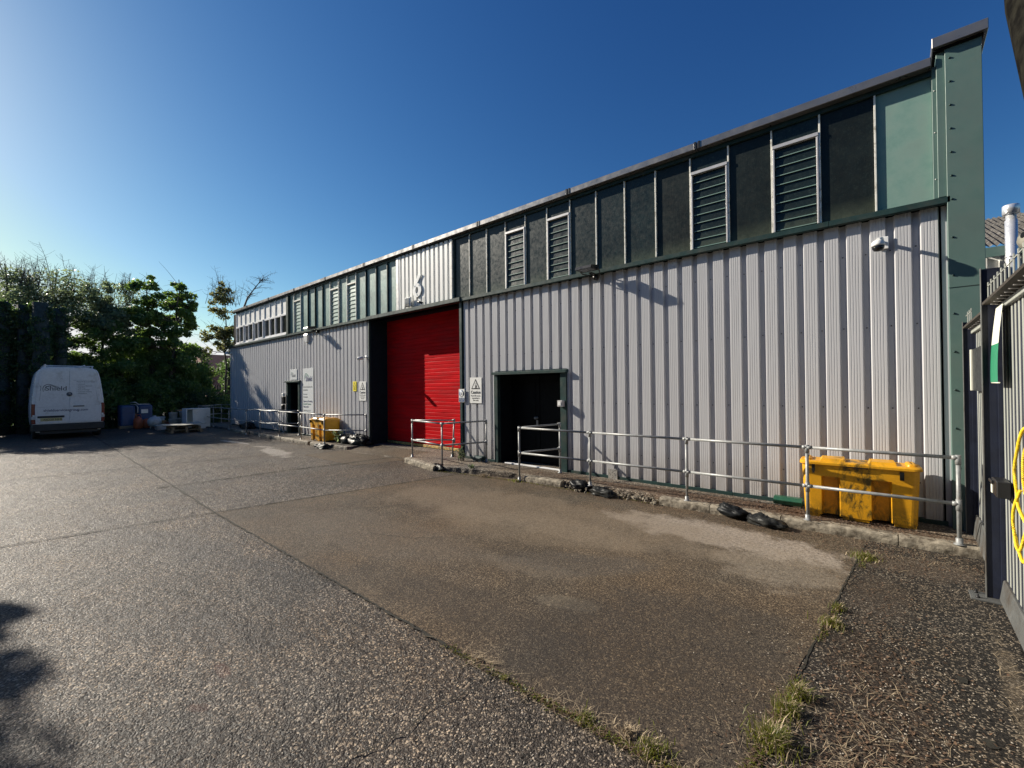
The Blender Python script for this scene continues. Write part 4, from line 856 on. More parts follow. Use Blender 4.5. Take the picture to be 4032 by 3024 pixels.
railing('long galvanised railing from the double door to the grit bin by the gate', [PP(-5.22,7.44,0.125,dz=.06),PP(-5.72,6.74,0.02,dz=.01),PP(-4.14,6.82),PP(-2.45,6.84),PP(-0.905,6.84),PP(0.478,6.81)])
railing('short galvanised railing guarding the corner of the red shutter', [PP(-8.52,7.50,0.12,lean=-0.09),PP(-9.42,6.86,0.12),PP(-7.93,6.60,0.05),PP(-7.38,7.50,0.12,dz=0.03)])
railing('galvanised railing in front of the small entrance door and square grit bin', [PP(-12.67,7.48,0.12),PP(-14.0,6.76,0.11),PP(-15.95,6.86,0.11),PP(-17.70,6.80,0.11),PP(-19.42,6.73,0.0),PP(-17.62,7.50,0.11)])
railing('shaded galvanised railing at the far left beyond the entrance door', [PP(-19.12,7.52,0.11),PP(-20.88,6.70,0.0),PP(-22.95,6.66,0.11),PP(-25.25,6.66,0.11),PP(-28.2,6.75,0.0),PP(-29.6,8.2,0.0),PP(-26.8,8.6,0.0)])

# ------------------------------------------------------------------ grit bins
def grit_mat():
    m, nt, bs, out = nodes('yellow_polythene_grit_bin'); L = nt.links; v = coords(nt)
    r = ramp(nt, [(0.3,(0.64,0.30,0.008)),(0.7,(0.76,0.38,0.012))]); L.new(noise(nt, v, 3, 5), r.inputs[0])
    d = ramp(nt, [(0.44,0),(0.58,1)]); L.new(noise(nt, coords(nt,(1.6,1,0.8)), 6.5, 7, 0.72, 0.5), d.inputs[0])
    tc = nt.nodes.new('ShaderNodeTexCoord'); sp = N(nt,'ShaderNodeSeparateXYZ'); L.new(tc.outputs['Object'], sp.inputs[0])
    a = N(nt,'ShaderNodeMath',operation='ABSOLUTE'); L.new(sp.outputs[0], a.inputs[0])
    mx = N(nt,'ShaderNodeMapRange'); mx.inputs[1].default_value=0.12; mx.inputs[2].default_value=0.30; mx.inputs[3].default_value=1.0; mx.inputs[4].default_value=0.0; L.new(a.outputs[0], mx.inputs[0])
    mz = N(nt,'ShaderNodeMapRange'); mz.inputs[1].default_value=0.06; mz.inputs[2].default_value=0.26; mz.inputs[3].default_value=1.0; mz.inputs[4].default_value=0.0; L.new(sp.outputs[2], mz.inputs[0])
    su = N(nt,'ShaderNodeMath',operation='MAXIMUM'); L.new(mx.outputs[0], su.inputs[0]); L.new(mz.outputs[0], su.inputs[1])
    ml = N(nt,'ShaderNodeMath',operation='MULTIPLY'); L.new(su.outputs[0], ml.inputs[0]); L.new(d.outputs[0], ml.inputs[1])
    c = mixc(nt, r.outputs[0], (0.10,0.065,0.012), ml.outputs[0])
    g = ramp(nt, [(0.4,1.0),(0.75,0.72)]); L.new(noise(nt, v, 40, 4), g.inputs[0]); c = mixc(nt, c, g.outputs[0], 0.5, 'MULTIPLY')
    L.new(c, bs.inputs['Base Color']); bs.inputs['Roughness'].default_value = 0.42; bump(nt, noise(nt, v, 60, 3), bs, 0.12, 0.003)
    return m
M['grit'] = grit_mat()
def rounded(x0, x1, y0, y1, r, n=5):
    out = []
    for cx, cy, a0 in ((x1-r,y0+r,-90),(x1-r,y1-r,0),(x0+r,y1-r,90),(x0+r,y0+r,180)):
        for k in range(n+1):
            t = R(a0+90*k/n); out.append((cx+r*math.cos(t), cy+r*math.sin(t)))
    return out
def grit_bin(loc, w, d, h, rot, label, group='yellow grit bins', latch=True):
    t = thing('grit_bin', loc, label, 'grit bin', group); t.rotation_euler = (0,0,rot)
    o = Vector(loc)
    def W(mb): return mb.xf(Matrix.Translation(o))     # parts are built in the bin's own frame, then made relative again
    hw = w/2; s = w/1.2
    slots = ((-0.38*s,-0.18*s),(0.13*s,0.33*s)); sd = 0.10
    # body shell: plan outline with two deep channels in the front
    zt, zs = h-0.10, h-0.245
    def outline(inset, slot):
        x0, x1, y0, y1 = -hw+inset, hw-inset, inset, d-inset; o_ = rounded(x0,x1,y0,y1,0.07)
        k = 6  # first arc is the front right corner, start of list at its front end
        front = []
        for a, b in slots:
            dd = sd if slot else 0.0
            front += [(a,y0),(a+0.02,y0+dd),(b-0.02,y0+dd),(b,y0)]
        return front + o_
    mb = MB(); rings = []
    for z, ins, sl in ((0.036,0.035,True),(zs,0.014,True)): rings.append([(x,y,z) for x,y in outline(ins, sl)])
    mb.loft(rings, smooth=False)
    rings = []
    for z, ins in ((zs+0.001,0.014),(zt,0.008)): rings.append([(x,y,z) for x,y in outline(ins, False)])
    mb.loft(rings, smooth=False)
    for a, b in ((-hw+0.05,-0.40*s),(-0.16*s,0.11*s),(0.35*s,hw-0.05)): mb.box(a,b,0.045,0.10,0.0,0.037); mb.box(a,b,d-0.12,d-0.05,0.0,0.037)
    build(W(mb), 'bin_body', M['grit'], t)
    mb = MB()
    rings = [[(x,y,z) for x,y in rounded(-hw-i,hw+i,-i,d+i,0.085)] for z,i in ((zt+0.003,0.004),(zt+0.008,0.018),(zt+0.034,0.018),(zt+0.05,0.004),(zt+0.052,-0.02))]
    mb.loft(rings, smooth=False)
    zz = zt+0.0525
    for a, b in ((-0.40*s,-0.12*s),(0.10*s,0.38*s)):
        mb.loft([[(a,0.03,zz-.01),(b,0.03,zz-.01),(b,d-0.03,zz-.01),(a,d-0.03,zz-.01)],[(a+0.03,0.06,zz+0.032),(b-0.012,0.06,zz+0.032),(b-0.012,d-0.06,zz+0.032),(a+0.03,d-0.06,zz+0.032)]], smooth=False)
    for a, b in ((-hw+0.03,-hw+0.12),(hw-0.13,hw-0.03)):
        mb.loft([[(x,y,z) for x,y in rounded(a+i,b-i,0.05+i,d-0.05-i,0.03)] for z,i in ((zz-.01,0),(zz+0.022,0.008),(zz+0.03,0.025))], smooth=False)
    build(W(mb), 'bin_lid', M['grit'], t)
    if latch:
        mb = MB(); mb.box(-hw+0.12,-hw+0.155,-0.045,0.02,zt-0.075,zt+0.01); mb.box(-hw+0.125,-hw+0.15,-0.05,-0.02,zt-0.10,zt-0.05); build(W(mb), 'latch', M['blacksteel'], t)
    mb = MB(); mb.box(hw-0.20,hw-0.16,-0.012,0.02,zt-0.11,zt-0.01); mb.box(-0.12*s,0.10*s,-0.020,0.0,zt-0.006,zt+0.006); build(W(mb), 'hasp', M['bag'], t)
    return t
# thing() stores the world offset; parts above are given in bin space + loc, so children stay local
grit_bin((-0.40,7.07,0.125), 1.20, 0.40, 0.79, R(4.5), 'long stained yellow grit bin behind the railing at the right-hand corner')
grit_bin((-14.98,6.97,0.115), 1.12, 0.58, 0.80, R(0.5), 'clean square yellow grit bin behind the railing left of the shutter')

# ------------------------------------------------------------------ black sacks
def sack_old(pts, rad, label, seed=1, flat=0.95, mat=None, n=30, name='black_sack', hgt=None):
    rnd = random.Random(seed); P = [Vector(p) for p in pts]; rings = []
    m = 40
    def path(u):
        k = u*(len(P)-1); i = min(int(k), len(P)-2); return P[i].lerp(P[i+1], k-i)
    ph = [rnd.uniform(0,6.28) for _ in range(8)]
    for i in range(m+1):
        u = i/m; c = path(u); d = (path(min(1,u+0.05))-path(max(0,u-0.05))).normalized(); q = Vector((-d.y,d.x,0)).normalized()
        prof = rad*(math.sin(math.pi*min(1,max(0.0,u*0.96+0.02)))**0.5)*(1+0.15*math.sin(7*u+ph[0])+0.10*math.sin(17*u+ph[1])) + 0.01
        ring = []
        for k in range(n):
            t = 2*math.pi*k/n; rr = prof*(1+0.12*math.sin(3*t+ph[2]+4*u)+0.10*math.sin(5*t+ph[3]+13*u)+0.08*math.sin(9*t+ph[4]-23*u)+0.05*math.sin(14*t+ph[5]+41*u)+rnd.uniform(-.06,.06))
            z = math.sin(t)*rr*flat; p = c + q*math.cos(t)*rr + Vector((0,0,max(z, -0.02)))
            if p.z < 0.012 : p.z = 0.012
            ring.append(tuple(p))
        rings.append(ring)
    mb = MB(); mb.loft(rings, smooth=True)
    return build(mb, name, mat or M['bag'], label=label, cat='plastic sack', group='black plastic sacks', origin=(P[len(P)//2].x, P[len(P)//2].y, 0.01))
from mathutils import noise as MN
def sack(pts, rad, label, seed=1, flat=0.8, mat=None):
    """crumpled polythene sack: sharp-creased lumps strung along pts"""
    mb = MB(); P = [Vector(p) for p in pts]; rnd = random.Random(seed); nl = max(2, int((P[-1]-P[0]).length/(rad*3.4)))
    for li in range(nl):
        u = (li+0.5)/nl*(len(P)-1); i = min(int(u), len(P)-2); c = P[i].lerp(P[i+1], u-i); c.z = max(c.z*0.8, rad*0.35)
        d = (P[-1]-P[0]).normalized(); q = Vector((-d.y, d.x, 0)).normalized(); s = rad*rnd.uniform(1.05,1.3); n, m = 34, 22; vs = []; fs = []; sh = Vector((rnd.random()*50, rnd.random()*50, 0))
        for a in range(m+1):
            ph = math.pi*a/m
            for b in range(n):
                th = 2*math.pi*b/n; e = Vector((math.cos(th)*math.sin(ph), math.sin(th)*math.sin(ph), math.cos(ph)))
                f = 1+0.38*MN.noise(e*1.6+sh)-0.34*abs(MN.noise(e*3.1+sh*1.3))+0.20*abs(MN.noise(e*6.5+sh*2.1))-0.12*abs(MN.noise(e*13+sh))
                p = c+d*e.x*s*2.0*f+q*e.y*s*f+Vector((0,0,e.z*s*flat*f)); p.z = max(p.z, 0.013); vs.append(tuple(p))
        for a in range(m):
            for b in range(n): fs.append((a*n+b, a*n+(b+1)%n, (a+1)*n+(b+1)%n, (a+1)*n+b))
        mb.add(vs, fs, 0, True)
    return build(mb, 'black_sack', mat or M['bag'], label=label, cat='plastic sack', group='black plastic sacks', origin=(P[len(P)//2].x, P[len(P)//2].y, 0.01), recalc=False)
sack([(-1.95,6.80,0.11),(-1.78,6.74,0.13),(-1.55,6.68,0.10),(-1.35,6.62,0.07),(-1.18,6.60,0.03)], 0.10, 'black sack sagging over the kerb left of the long yellow grit bin', 3)
sack([(-4.62,6.88,0.11),(-4.35,6.82,0.12),(-4.1,6.76,0.08),(-3.85,6.72,0.07),(-3.62,6.74,0.05)], 0.10, 'black sack sagging over the kerb by the second post of the long railing', 9)
sack([(-13.75,7.35,0.18),(-13.4,7.38,0.26),(-13.1,7.42,0.24),(-12.85,7.45,0.16)], 0.20, 'full black sack slumped against the wall beside the dark shutter reveal', 5, flat=0.9)
sack([(-14.25,6.66,0.04),(-13.95,6.62,0.06),(-13.65,6.62,0.04)], 0.12, 'flattened black sack at the foot of the railing corner post before the square grit bin', 8)
sack([(-8.15,6.56,0.05),(-7.95,6.52,0.07),(-7.78,6.50,0.04)], 0.10, 'small black sack at the foot of the short railing by the red shutter', 12)
sack([(-23.2,7.35,0.15),(-22.8,7.35,0.24),(-22.4,7.35,0.16)], 0.22, 'black sack in the shade against the far left end of the wall', 21, flat=0.9)

# ------------------------------------------------------------------ small weeds with stems and leaves
def weed_bush(x, y, z, h, nst, label, seed, spread=0.5, leaf=0.03):
    rnd = random.Random(seed); t = thing('weed_plant', (x,y,z), label, 'weed'); st = MB(); V = []; F = []
    for i in range(nst):
        a = rnd.uniform(0,6.28); hh = h*rnd.uniform(.5,1.05); sp = spread*hh*rnd.uniform(.2,1); ox, oy = rnd.uniform(-.06,.06), rnd.uniform(-.06,.06)
        pts = [(x+ox+sp*math.cos(a)*u**1.6, y+oy+sp*math.sin(a)*u**1.6*0.5, z+hh*math.sin(u*1.45)) for u in (0,.25,.5,.75,1)]
        st.tube(pts, 0.004, 5, taper=[0.006,0.005,0.004,0.003,0.002])
        for k in range(16):
            u = rnd.uniform(.15,1); j = min(int(u*4),3); p = Vector(pts[j]).lerp(Vector(pts[j+1]), u*4-j)
            d = Vector((rnd.gauss(0,1),rnd.gauss(0,1),rnd.gauss(0.2,.6))).normalized(); q = d.cross(Vector((rnd.random(),rnd.random(),1))).normalized(); l = leaf*rnd.uniform(.6,1.5); b = len(V)
            V += [tuple(p), tuple(p+d*l*.5+q*l*.35), tuple(p+d*l*1.3), tuple(p+d*l*.5-q*l*.35)]; F += [(b,b+1,b+2,b+3)]
    build(st, 'stem', M['twig'], t); mb = MB(); mb.add(V, F); build(mb, 'leaves', M['leafgrey'], t, recalc=False)
weed_bush(-7.95,7.22,0.12,0.36,11,'brambly weed beside the bait box between shutter and double door',4,1.0,0.04)
weed_bush(-7.05,6.75,0.03,0.16,8,'low leafy weed at the kerb end below the short railing',6,1.0,0.035)
weed_bush(-13.95,7.2,0.11,0.42,9,'grey-leaved weed between the square grit bin and the sack',14,0.9,0.07)
weed_bush(-8.6,7.56,0.12,0.16,6,'small grassy weed at the foot of the shutter jamb',17,0.5,0.02)

# ------------------------------------------------------------------ steel fence along the right-hand side
XF = 0.66
t = thing('steel_fence', (XF, 5.0, 0), 'tall steel fence of pale vertical bars on dark sheet, running close along the right edge', 'fence')
for y0, y1, zb, zt, zk in ((1.6,5.56,0.03,2.50,0.20),(5.64,7.33,0.10,2.46,0.36),(7.40,9.2,0.12,2.40,0.36)):
    mb = MB(); mb.box(XF+0.010, XF+0.03, y0, y1, zb, zt); build(mb, 'backing_sheet', M['navysteel'], t)
    mb = MB(); y = y0+0.03
    while y < y1-0.07: mb.bbox(XF+0.006, XF+0.011, y, y+0.046, zk+0.01, zt-0.02, 0.001); y += 0.133
    build(mb, 'vertical_bars', M['palebar'], t)
    mb = MB(); mb.prism([(XF-0.035,zb),(XF+0.01,zb),(XF+0.01,zk),(XF-0.004,zk),(XF-0.012,zk-0.01)], 'y', y0, y1); build(mb, 'kick_plate', M['kick'], t)
    mb = MB(); mb.bbox(XF-0.022, XF+0.03, y0, y1, zt-0.02, zt+0.025, 0.003); build(mb, 'top_rail', M['palebar'], t)
    if y0 < 7.35:
        # tipped hood board over the top rail with its brackets and comb
        xo = 0.555 if y0 < 5 else 0.575
        mb = MB(); mb.prism([(XF+0.02,zt+0.035),(xo,zt+0.045),(xo-0.004,zt+0.062),(XF+0.02,zt+0.055)], 'y', y0, y1-0.01)
        h = build(mb, 'hood_board', M['hood'], t)
        mb = MB(); y = y0+0.1
        while y < y1-0.1: mb.tube([(XF-0.01,y,zt+0.02),(xo+0.03,y,zt+0.030)], 0.005, 6); y += 0.16
        build(mb, 'bracket', M['greyframe'], h)
        mb = MB(); y = y0+0.9
        while y < y1-0.35: mb.box(xo-0.002,xo+0.004,y,y+0.030,zt+0.06,zt+0.185); y += 0.15
        mb.box(xo-0.002,xo+0.004,y0+0.9,y1-0.33,zt+0.150,zt+0.157)
        build(mb, 'comb', M['palebar'], h)
for y, x0, zt in ((5.58,0.548,2.86),(7.36,0.572,2.58)):
    mb = MB(); mb.box(x0+0.006, XF+0.02, y, y+0.012, 0.0 if y<6 else 0.12, zt); mb.box(XF-0.02,XF+0.03,y-0.02,y+0.04,0.0,zt-0.05); po = build(mb, 'fence_post', M['navysteel'], t)
    mb = MB(); mb.bbox(x0-0.001, x0+0.007, y-0.012, y+0.024, 0.0 if y<6 else 0.12, zt+0.01, 0.002); build(mb, 'post_flange', M['kick'], po)
    if y < 6:
        mb = MB(); mb.bbox(x0-0.10, XF+0.02, y-0.10, y+0.10, 0.008, 0.022, 0.002); build(mb, 'base_plate', M['kick'], po)
        mb = MB()
        for a in (-0.06,0.06): mb.lathe((x0-0.055,y+a,0.022),[(0.014,0),(0.014,0.012),(0.007,0.014),(0.007,0.03)],6)
        build(mb, 'bolts', M['blacksteel'], po)
# banner and board hung on the fence
t = thing('hanging_banner', (0.60,5.45,1.88), 'white banner with green lower half hanging from the near fence panel', 'banner')
mb = MB(); V = []; n = 8
for i in range(n+1):
    z = 2.50-0.62*i/n; x = 0.628-0.020*math.sin(i/n*math.pi*0.7)-0.022*(i/n)
    V += [(x, 5.14+0.03*(1-i/n), z), (x, 5.50, z)]
mb.add(V[:10], [(2*i,2*i+1,2*i+3,2*i+2) for i in range(4)]); build(mb, 'banner_top', M['bannerwhite'], t, recalc=False)
mb = MB(); mb.add(V[8:], [(2*i,2*i+1,2*i+3,2*i+2) for i in range(n-4)]); build(mb, 'banner_bottom', M['bannergreen'], t, recalc=False)
mb = MB(); mb.tube([(0.597,5.13,1.875),(0.597,5.50,1.875)],0.006,6); build(mb, 'hem', M['bannerwhite'], t)
FB = Matrix(((0,0,-1,0.606),(-1,0,0,0),(0,1,0,0),(0,0,0,1)))
for s, z, sz in (('TO',2.10,0.085),('ES',2.01,0.085),('area',1.955,0.045),('in use',1.905,0.045)):
    text(s, sz, 'banner_lettering', M['bannerwhite'], t, FB @ Matrix.Translation((-5.47,z,0.004)), extr=0.0005)
t = thing('notice_board', (0.62,6.6,1.8), 'dark board with a pale edge hung on the farther fence panel', 'notice board')
mb = MB(); mb.bbox(0.615,0.645,5.95,7.02,1.79,2.24,0.003); build(mb, 'board', M['blacksteel'], t)
mb = MB(); mb.bbox(0.600,0.616,6.98,7.03,1.79,2.24,0.002); build(mb, 'edge_strip', M['bannerwhite'], t)
t = thing('gate_lock', (0.60,5.3,0.93), 'black lock housing with a pale label on the near fence panel', 'lock')
mb = MB(); mb.bbox(0.575,0.655,5.16,5.42,0.96,1.09,0.006); mb.bbox(0.56,0.60,5.30,5.44,1.05,1.075,0.004); build(mb, 'housing', M['blacksteel'], t)
mb = MB(); mb.bbox(0.571,0.577,5.36,5.42,0.965,1.03,0.001); build(mb, 'label_plate', M['bannerwhite'], t)
# yellow rope loops: three strands twisted together
def rope(t, pts, r, name='rope_strand', turns_per_m=26):
    P = [Vector(p) for p in pts]; S = []
    for i in range(len(P)-1):
        p0, p1, p2, p3 = P[max(i-1,0)], P[i], P[i+1], P[min(i+2,len(P)-1)]; n = max(4, int((p2-p1).length/0.006))
        for q in range(n):
            u = q/n; S.append(0.5*((2*p1)+(-p0+p2)*u+(2*p0-5*p1+4*p2-p3)*u*u+(-p0+3*p1-3*p2+p3)*u**3))
    S.append(P[-1]); L = 0
    tr = [[] for _ in range(3)]
    for i, s in enumerate(S):
        if i: L += (S[i]-S[i-1]).length
        d = (S[min(i+1,len(S)-1)]-S[max(i-1,0)]).normalized(); u = d.cross(Vector((1,0,0.3))).normalized(); w = d.cross(u)
        for k in range(3):
            a = L*turns_per_m*2*math.pi+k*2.094; tr[k].append(s+(u*math.cos(a)+w*math.sin(a))*r*0.52)
    mb = MB()
    for k in range(3): mb.tube(tr[k], r*0.56, 6)
    return build(mb, name, M['rope'], t)
t = thing('rope_coil', (0.60,4.5,0.75), 'coiled yellow twisted rope hanging on the steel fence at the right edge', 'rope')
rope(t, [(0.635,4.10,1.62),(0.60,4.30,1.57),(0.60,4.52,1.40),(0.60,4.62,1.25),(0.60,4.55,1.13),(0.59,4.42,1.05),(0.60,4.28,0.98)], 0.0095)
rope(t, [(0.64,4.2,1.55),(0.615,4.38,1.42),(0.61,4.40,1.25),(0.61,4.34,1.15)], 0.009)
rope(t, [(0.59,4.35,1.17),(0.585,4.46,1.08),(0.59,4.60,0.98),(0.595,4.66,0.88),(0.60,4.62,0.80),(0.60,4.52,0.74),(0.60,4.40,0.70),(0.60,4.3,0.735),(0.60,4.22,0.88),(0.60,4.2,0.96)], 0.0095)
rope(t, [(0.59,4.60,0.86),(0.585,4.52,0.80),(0.585,4.44,0.76),(0.59,4.38,0.78),(0.60,4.30,0.90),(0.61,4.24,1.0)], 0.009)
# timber end with strap above the fence, and leaning trunk
t = thing('timber_log', (0.86,4.9,2.62), 'weathered grey log end with a dark hole resting above the fence at the right edge', 'log')
mb = MB(); mb.tube([(0.725,5.0,2.93),(0.78,4.93,2.92),(1.2,4.55,2.90),(1.9,4.2,2.86)], 0.1, 14, taper=[0.055,0.10,0.12,0.12]); mb.jitter(0.008); build(mb, 'log_body', M['logwood'], t)
mb = MB(); mb.tube([(0.70,4.90,2.955),(0.74,4.92,2.95)], 0.022, 10); build(mb, 'hole', M['void'], t)
mb = MB(); mb.tube([(0.74,4.98,2.76),(1.2,4.6,2.75),(1.9,4.25,2.74)], 0.052, 10); mb.jitter(0.004); build(mb, 'strap', M['strap'], t)
t = thing('leaning_tree', (2.05,2.4,0), 'leaning mottled tree trunk cutting across the top right corner', 'tree')
mb = MB(); pts = [(2.10,2.0,-0.1),(1.55,2.4,1.2),(1.00,2.83,2.5),(0.745,3.09,3.08),(0.715,3.55,3.95),(0.70,4.0,4.8),(0.8,4.4,5.9)]
mb.tube(pts, 0.3, 18, taper=[0.42,0.34,0.30,0.275,0.26,0.22,0.16]); mb.v = [(x+random.gauss(0,.004),y+random.gauss(0,.004),z) for x,y,z in mb.v]; tr_ = build(mb, 'trunk', M['mottled'], t)
M['darkbrick'] = simple('dark_brown_brickwork', (0.075,0.05,0.04), 0.9, var=0.3, vs=9, spec=0.1)
# ------------------------------------------------------------------ neighbouring shed behind the corner
t = thing('neighbouring_shed', (5.0,12,0), 'neighbouring shed with lichened corrugated roof behind the green corner pier', 'building')
mb = MB(); zE, zR, yE, yR = 4.37, 6.05, 11.85, 16.5; nX = 70; vs = []; fs = []
for i in range(nX*4+1):
    x = 0.95+i*0.09/4; o = 0.020*math.sin(i*math.pi/2)
    for k in range(9):
        u = k/8; vs.append((x, yE+(yR-yE)*u, zE+(zR-zE)*u+o+random.uniform(-.004,.004)+(0.012 if k%2 else 0)))
for i in range(nX*4):
    for k in range(8): fs.append((i*9+k,(i+1)*9+k,(i+1)*9+k+1,i*9+k+1))
mb.add(vs, fs); build(mb, 'corrugated_roof', M['asbestos'], t, recalc=False)
mb = MB(); mb.box(0.93,21,11.80,11.86,4.16,4.335); build(mb, 'fascia', M['pier'], t)
pr = rib_profile(0.95, 21, 0.42, 1.0, 0.26, 0.06, False, 12.0); mb = MB(); n = len(pr)
mb.add([(x,y,0) for x,y in pr]+[(x,y,4.2) for x,y in pr], [(i,i+1,n+i+1,n+i) for i in range(n-1)]); build(mb, 'cladding', M['white_clad'], t, recalc=False)
mb = MB(); mb.box(1.0,21,12.2,21,0,4.3); build(mb, 'inner_wall', M['void'], t)
mb = MB(); mb.bbox(1.15,1.55,11.96,12.0,3.0,3.35,0.01); build(mb, 'vent_opening', M['void'], t)
t = thing('flue_pipe', (1.52,11.55,2.5), 'shiny stainless steel flue with a wide cap beside the corrugated roof', 'flue')
mb = MB(); mb.lathe((1.52,11.55,2.5), [(0.078,0),(0.078,2.2),(0.066,2.205),(0.066,2.32)], 28); build(mb, 'pipe', M['stainless'], t)
mb = MB(); mb.lathe((1.52,11.55,4.80), [(0.068,0.0),(0.108,0.012),(0.108,0.15),(0.10,0.165),(0.02,0.175)], 28); build(mb, 'cap', M['stainless'], t)
mb = MB(); mb.lathe((1.52,11.55,4.05), [(0.084,0),(0.084,0.03)], 24); mb.box(1.47,1.57,11.6,11.95,4.05,4.075); build(mb, 'clamp_band', M['stainless'], t)
t = thing('low_store', (2.2,9.6,0), 'low dark store roof in the gap behind the fence', 'building')
mb = MB(); mb.box(0.80,3.5,9.3,11.6,0,2.78); build(mb, 'wall', M['navy'], t)
mb = MB(); mb.prism([(9.2,2.84),(11.7,3.0),(11.7,3.05),(9.2,2.90)], 'x', 0.79, 3.6); build(mb, 'roof', M['asbestos'], t)

# ------------------------------------------------------------------ unseen unit added behind the viewpoint to cut sky light on the cladding
t = thing('sky_block_unit', (2.0,-14,0), 'added dark brick block out of view, cutting sky light on the grey unit', 'building')
mb = MB(); mb.box(-17,24,-22,-9.5,0,8.2); build(mb, 'wall', M['darkbrick'], t)
mb = MB(); mb.box(-17.2,24.2,-22.2,-9.3,8.2,8.45); build(mb, 'parapet', M['green'], t)
for x in (-12,-3,6,15):
    mb = MB(); mb.bbox(x,x+3.6,-9.5,-9.42,0,3.9,0.01); build(mb, 'roller_door', M['navy'], t)
    mb = MB(); mb.bbox(x+4.6,x+6.8,-9.5,-9.44,5.2,6.4,0.01); build(mb, 'window', M['officeglass'], t)
# ------------------------------------------------------------------ the van
def van():
    ox, oy = -25.5, 1.69
    t = thing('parked_van', (ox,oy,0), 'white high-roof van parked with its signwritten rear doors facing the yard', 'van')
    T = Matrix.Translation((ox,oy,0)) @ Matrix.Diagonal((1,1.045,1,1))
    sec = [(0.90,0.30),(0.975,0.45),(1.0,0.8),(1.005,1.2),(0.99,1.6),(0.955,2.0),(0.895,2.45),(0.85,2.68),(0.79,2.80),(0.66,2.87),(0.35,2.90)]
    ring0 = sec + [(-y,z) for y,z in sec[::-1]]
    def ring(x, s=1.0, zs=1.0, inset=0.0, floor=0.30):
        return [(x, (abs(y)-inset)*s*(1 if y>0 else -1), floor+(z-floor)*zs if z > floor else z) for y,z in ring0]
    rings = [ring(-0.005,inset=0.035,zs=0.992), ring(-0.03,inset=0.010,zs=0.998), ring(-0.09), ring(-2.0), ring(-3.8), ring(-4.3,zs=0.985), ring(-4.75,zs=0.86,s=0.985), ring(-5.15,zs=0.62,s=0.96), ring(-5.45,zs=0.42,s=0.93), ring(-5.75,zs=0.38,s=0.88), ring(-5.88,zs=0.30,s=0.80)]
    mb = MB(); mb.loft(rings, smooth=True); body = build(mb.xf(T), 'body', M['vanwhite'], t)
    def edge(z):   # body half width at height
        for (y0,z0),(y1,z1) in zip(sec[:-1],sec[1:]):
            if z0 <= z <= z1: return y0+(y1-y0)*(z-z0)/(z1-z0)
        return sec[-1][0]
    # rear doors: each follows the body taper
    for s, nm in ((-1,'left'),(1,'right')):
        zs = [0.66,0.9,1.2,1.6,2.0,2.4,2.6,2.74,2.81]; mb = MB(); f = []; 
        outer = [(s*(edge(z)-0.085-(0.02 if z>2.78 else 0)), z) for z in zs]; inner = [(s*0.006, z) for z in zs]
        rings = []
        for x, ins in ((-0.012,0.0),(0.016,0.0),(0.022,0.008)):
            o_ = [(y-s*ins, min(max(z,0.66+ins),2.81-ins)) for y,z in outer]; i_ = [(y+s*ins*0.5, min(max(z,0.66+ins),2.81-ins)) for y,z in inner[::-1]]
            rings.append([(x,y,z) for y,z in o_+i_])
        mb.loft(rings, smooth=False); d = build(mb.xf(T), 'rear_door', M['vanwhite'], t)
        # pressed line framing the upper half and a waist crease
        w = edge(2.2)-0.17; m2 = MB()
        m2.tube([(0.023,s*0.10,2.37),(0.023,s*(w-0.1),2.37),(0.023,s*(w-0.03),2.33),(0.023,s*(w+0.045),1.55)],0.006,6); m2.tube([(0.023,s*0.03,1.295),(0.023,s*0.88,1.295)],0.005,6)
        build(m2.xf(T), 'pressed_line', M['signgrey'], d)
        m2 = MB()
        for z in (0.95, 2.02): m2.bbox(-0.02,0.03,s*(edge(z)-0.05)-0.03,s*(edge(z)-0.05)+0.03,z-0.04,z+0.04,0.008)
        build(m2.xf(T), 'hinge', M['vanwhite'], d)
        if s > 0:
            m2 = MB(); m2.bbox(0.02,0.045,0.10,0.42,1.285,1.325,0.008); build(m2.xf(T), 'door_handle', M['vanblack'], d)
            m2 = MB(); m2.lathe((0.022,0.24,1.10),[(0.02,0),(0.02,0.006)],12,axis='x'); build(m2.xf(T), 'lock', M['blacksteel'], d)
    # lamps
    for s in (-1,1):
        def L_(z0,z1,mat,name,w=0.13):
            mb = MB(); rr = []
            for z in (z0,z1):
                e = edge(z); rr.append([(0.018,s*(e-0.06),z),(0.012,s*(e+0.012),z),(-0.10,s*(e+0.016),z),(-0.10,s*(e-0.05),z),(0.0,s*(e-0.09),z)])
            mb.loft(rr, smooth=False); return build(mb.xf(T), name, mat, t)
        L_(0.93,1.42,M['redlens'],'tail_lamp'); L_(0.82,0.92,M['clearlens'],'reversing_lamp'); L_(0.64,0.81,M['redlens'],'indicator_lamp')
    mb = MB(); mb.loft([[(x,y,z) for y,z in ((-1.0,0.34),(1.0,0.34),(1.02,0.5),(0.99,0.62),(-0.99,0.62),(-1.02,0.5))] for x in (-0.25,0.06)]+[[(0.10,y*0.97,z*0.98+0.01) for y,z in ((-1.0,0.36),(1.0,0.36),(1.02,0.5),(0.99,0.6),(-0.99,0.6),(-1.02,0.5))]], smooth=False)
    build(mb.xf(T), 'rear_bumper', M['vanblack'], t)
    mb = MB(); mb.box(-0.4,0.0,-0.8,0.8,0.22,0.36); mb.box(-5.6,-0.3,-0.85,0.85,0.22,0.34); build(mb.xf(T), 'underbody', M['vanblack'], t)
    # number plate and its shroud
    mb = MB(); mb.bbox(0.022,0.05,-0.86,-0.14,0.865,0.945,0.01); build(mb.xf(T), 'plate_shroud', M['vanblack'], t)
    mb = MB(); mb.bbox(0.022,0.030,-0.78,-0.20,0.735,0.855,0.002); p = build(mb.xf(T), 'number_plate', M['plate'], t)
    FV = T @ FX(0.0305,0,0)
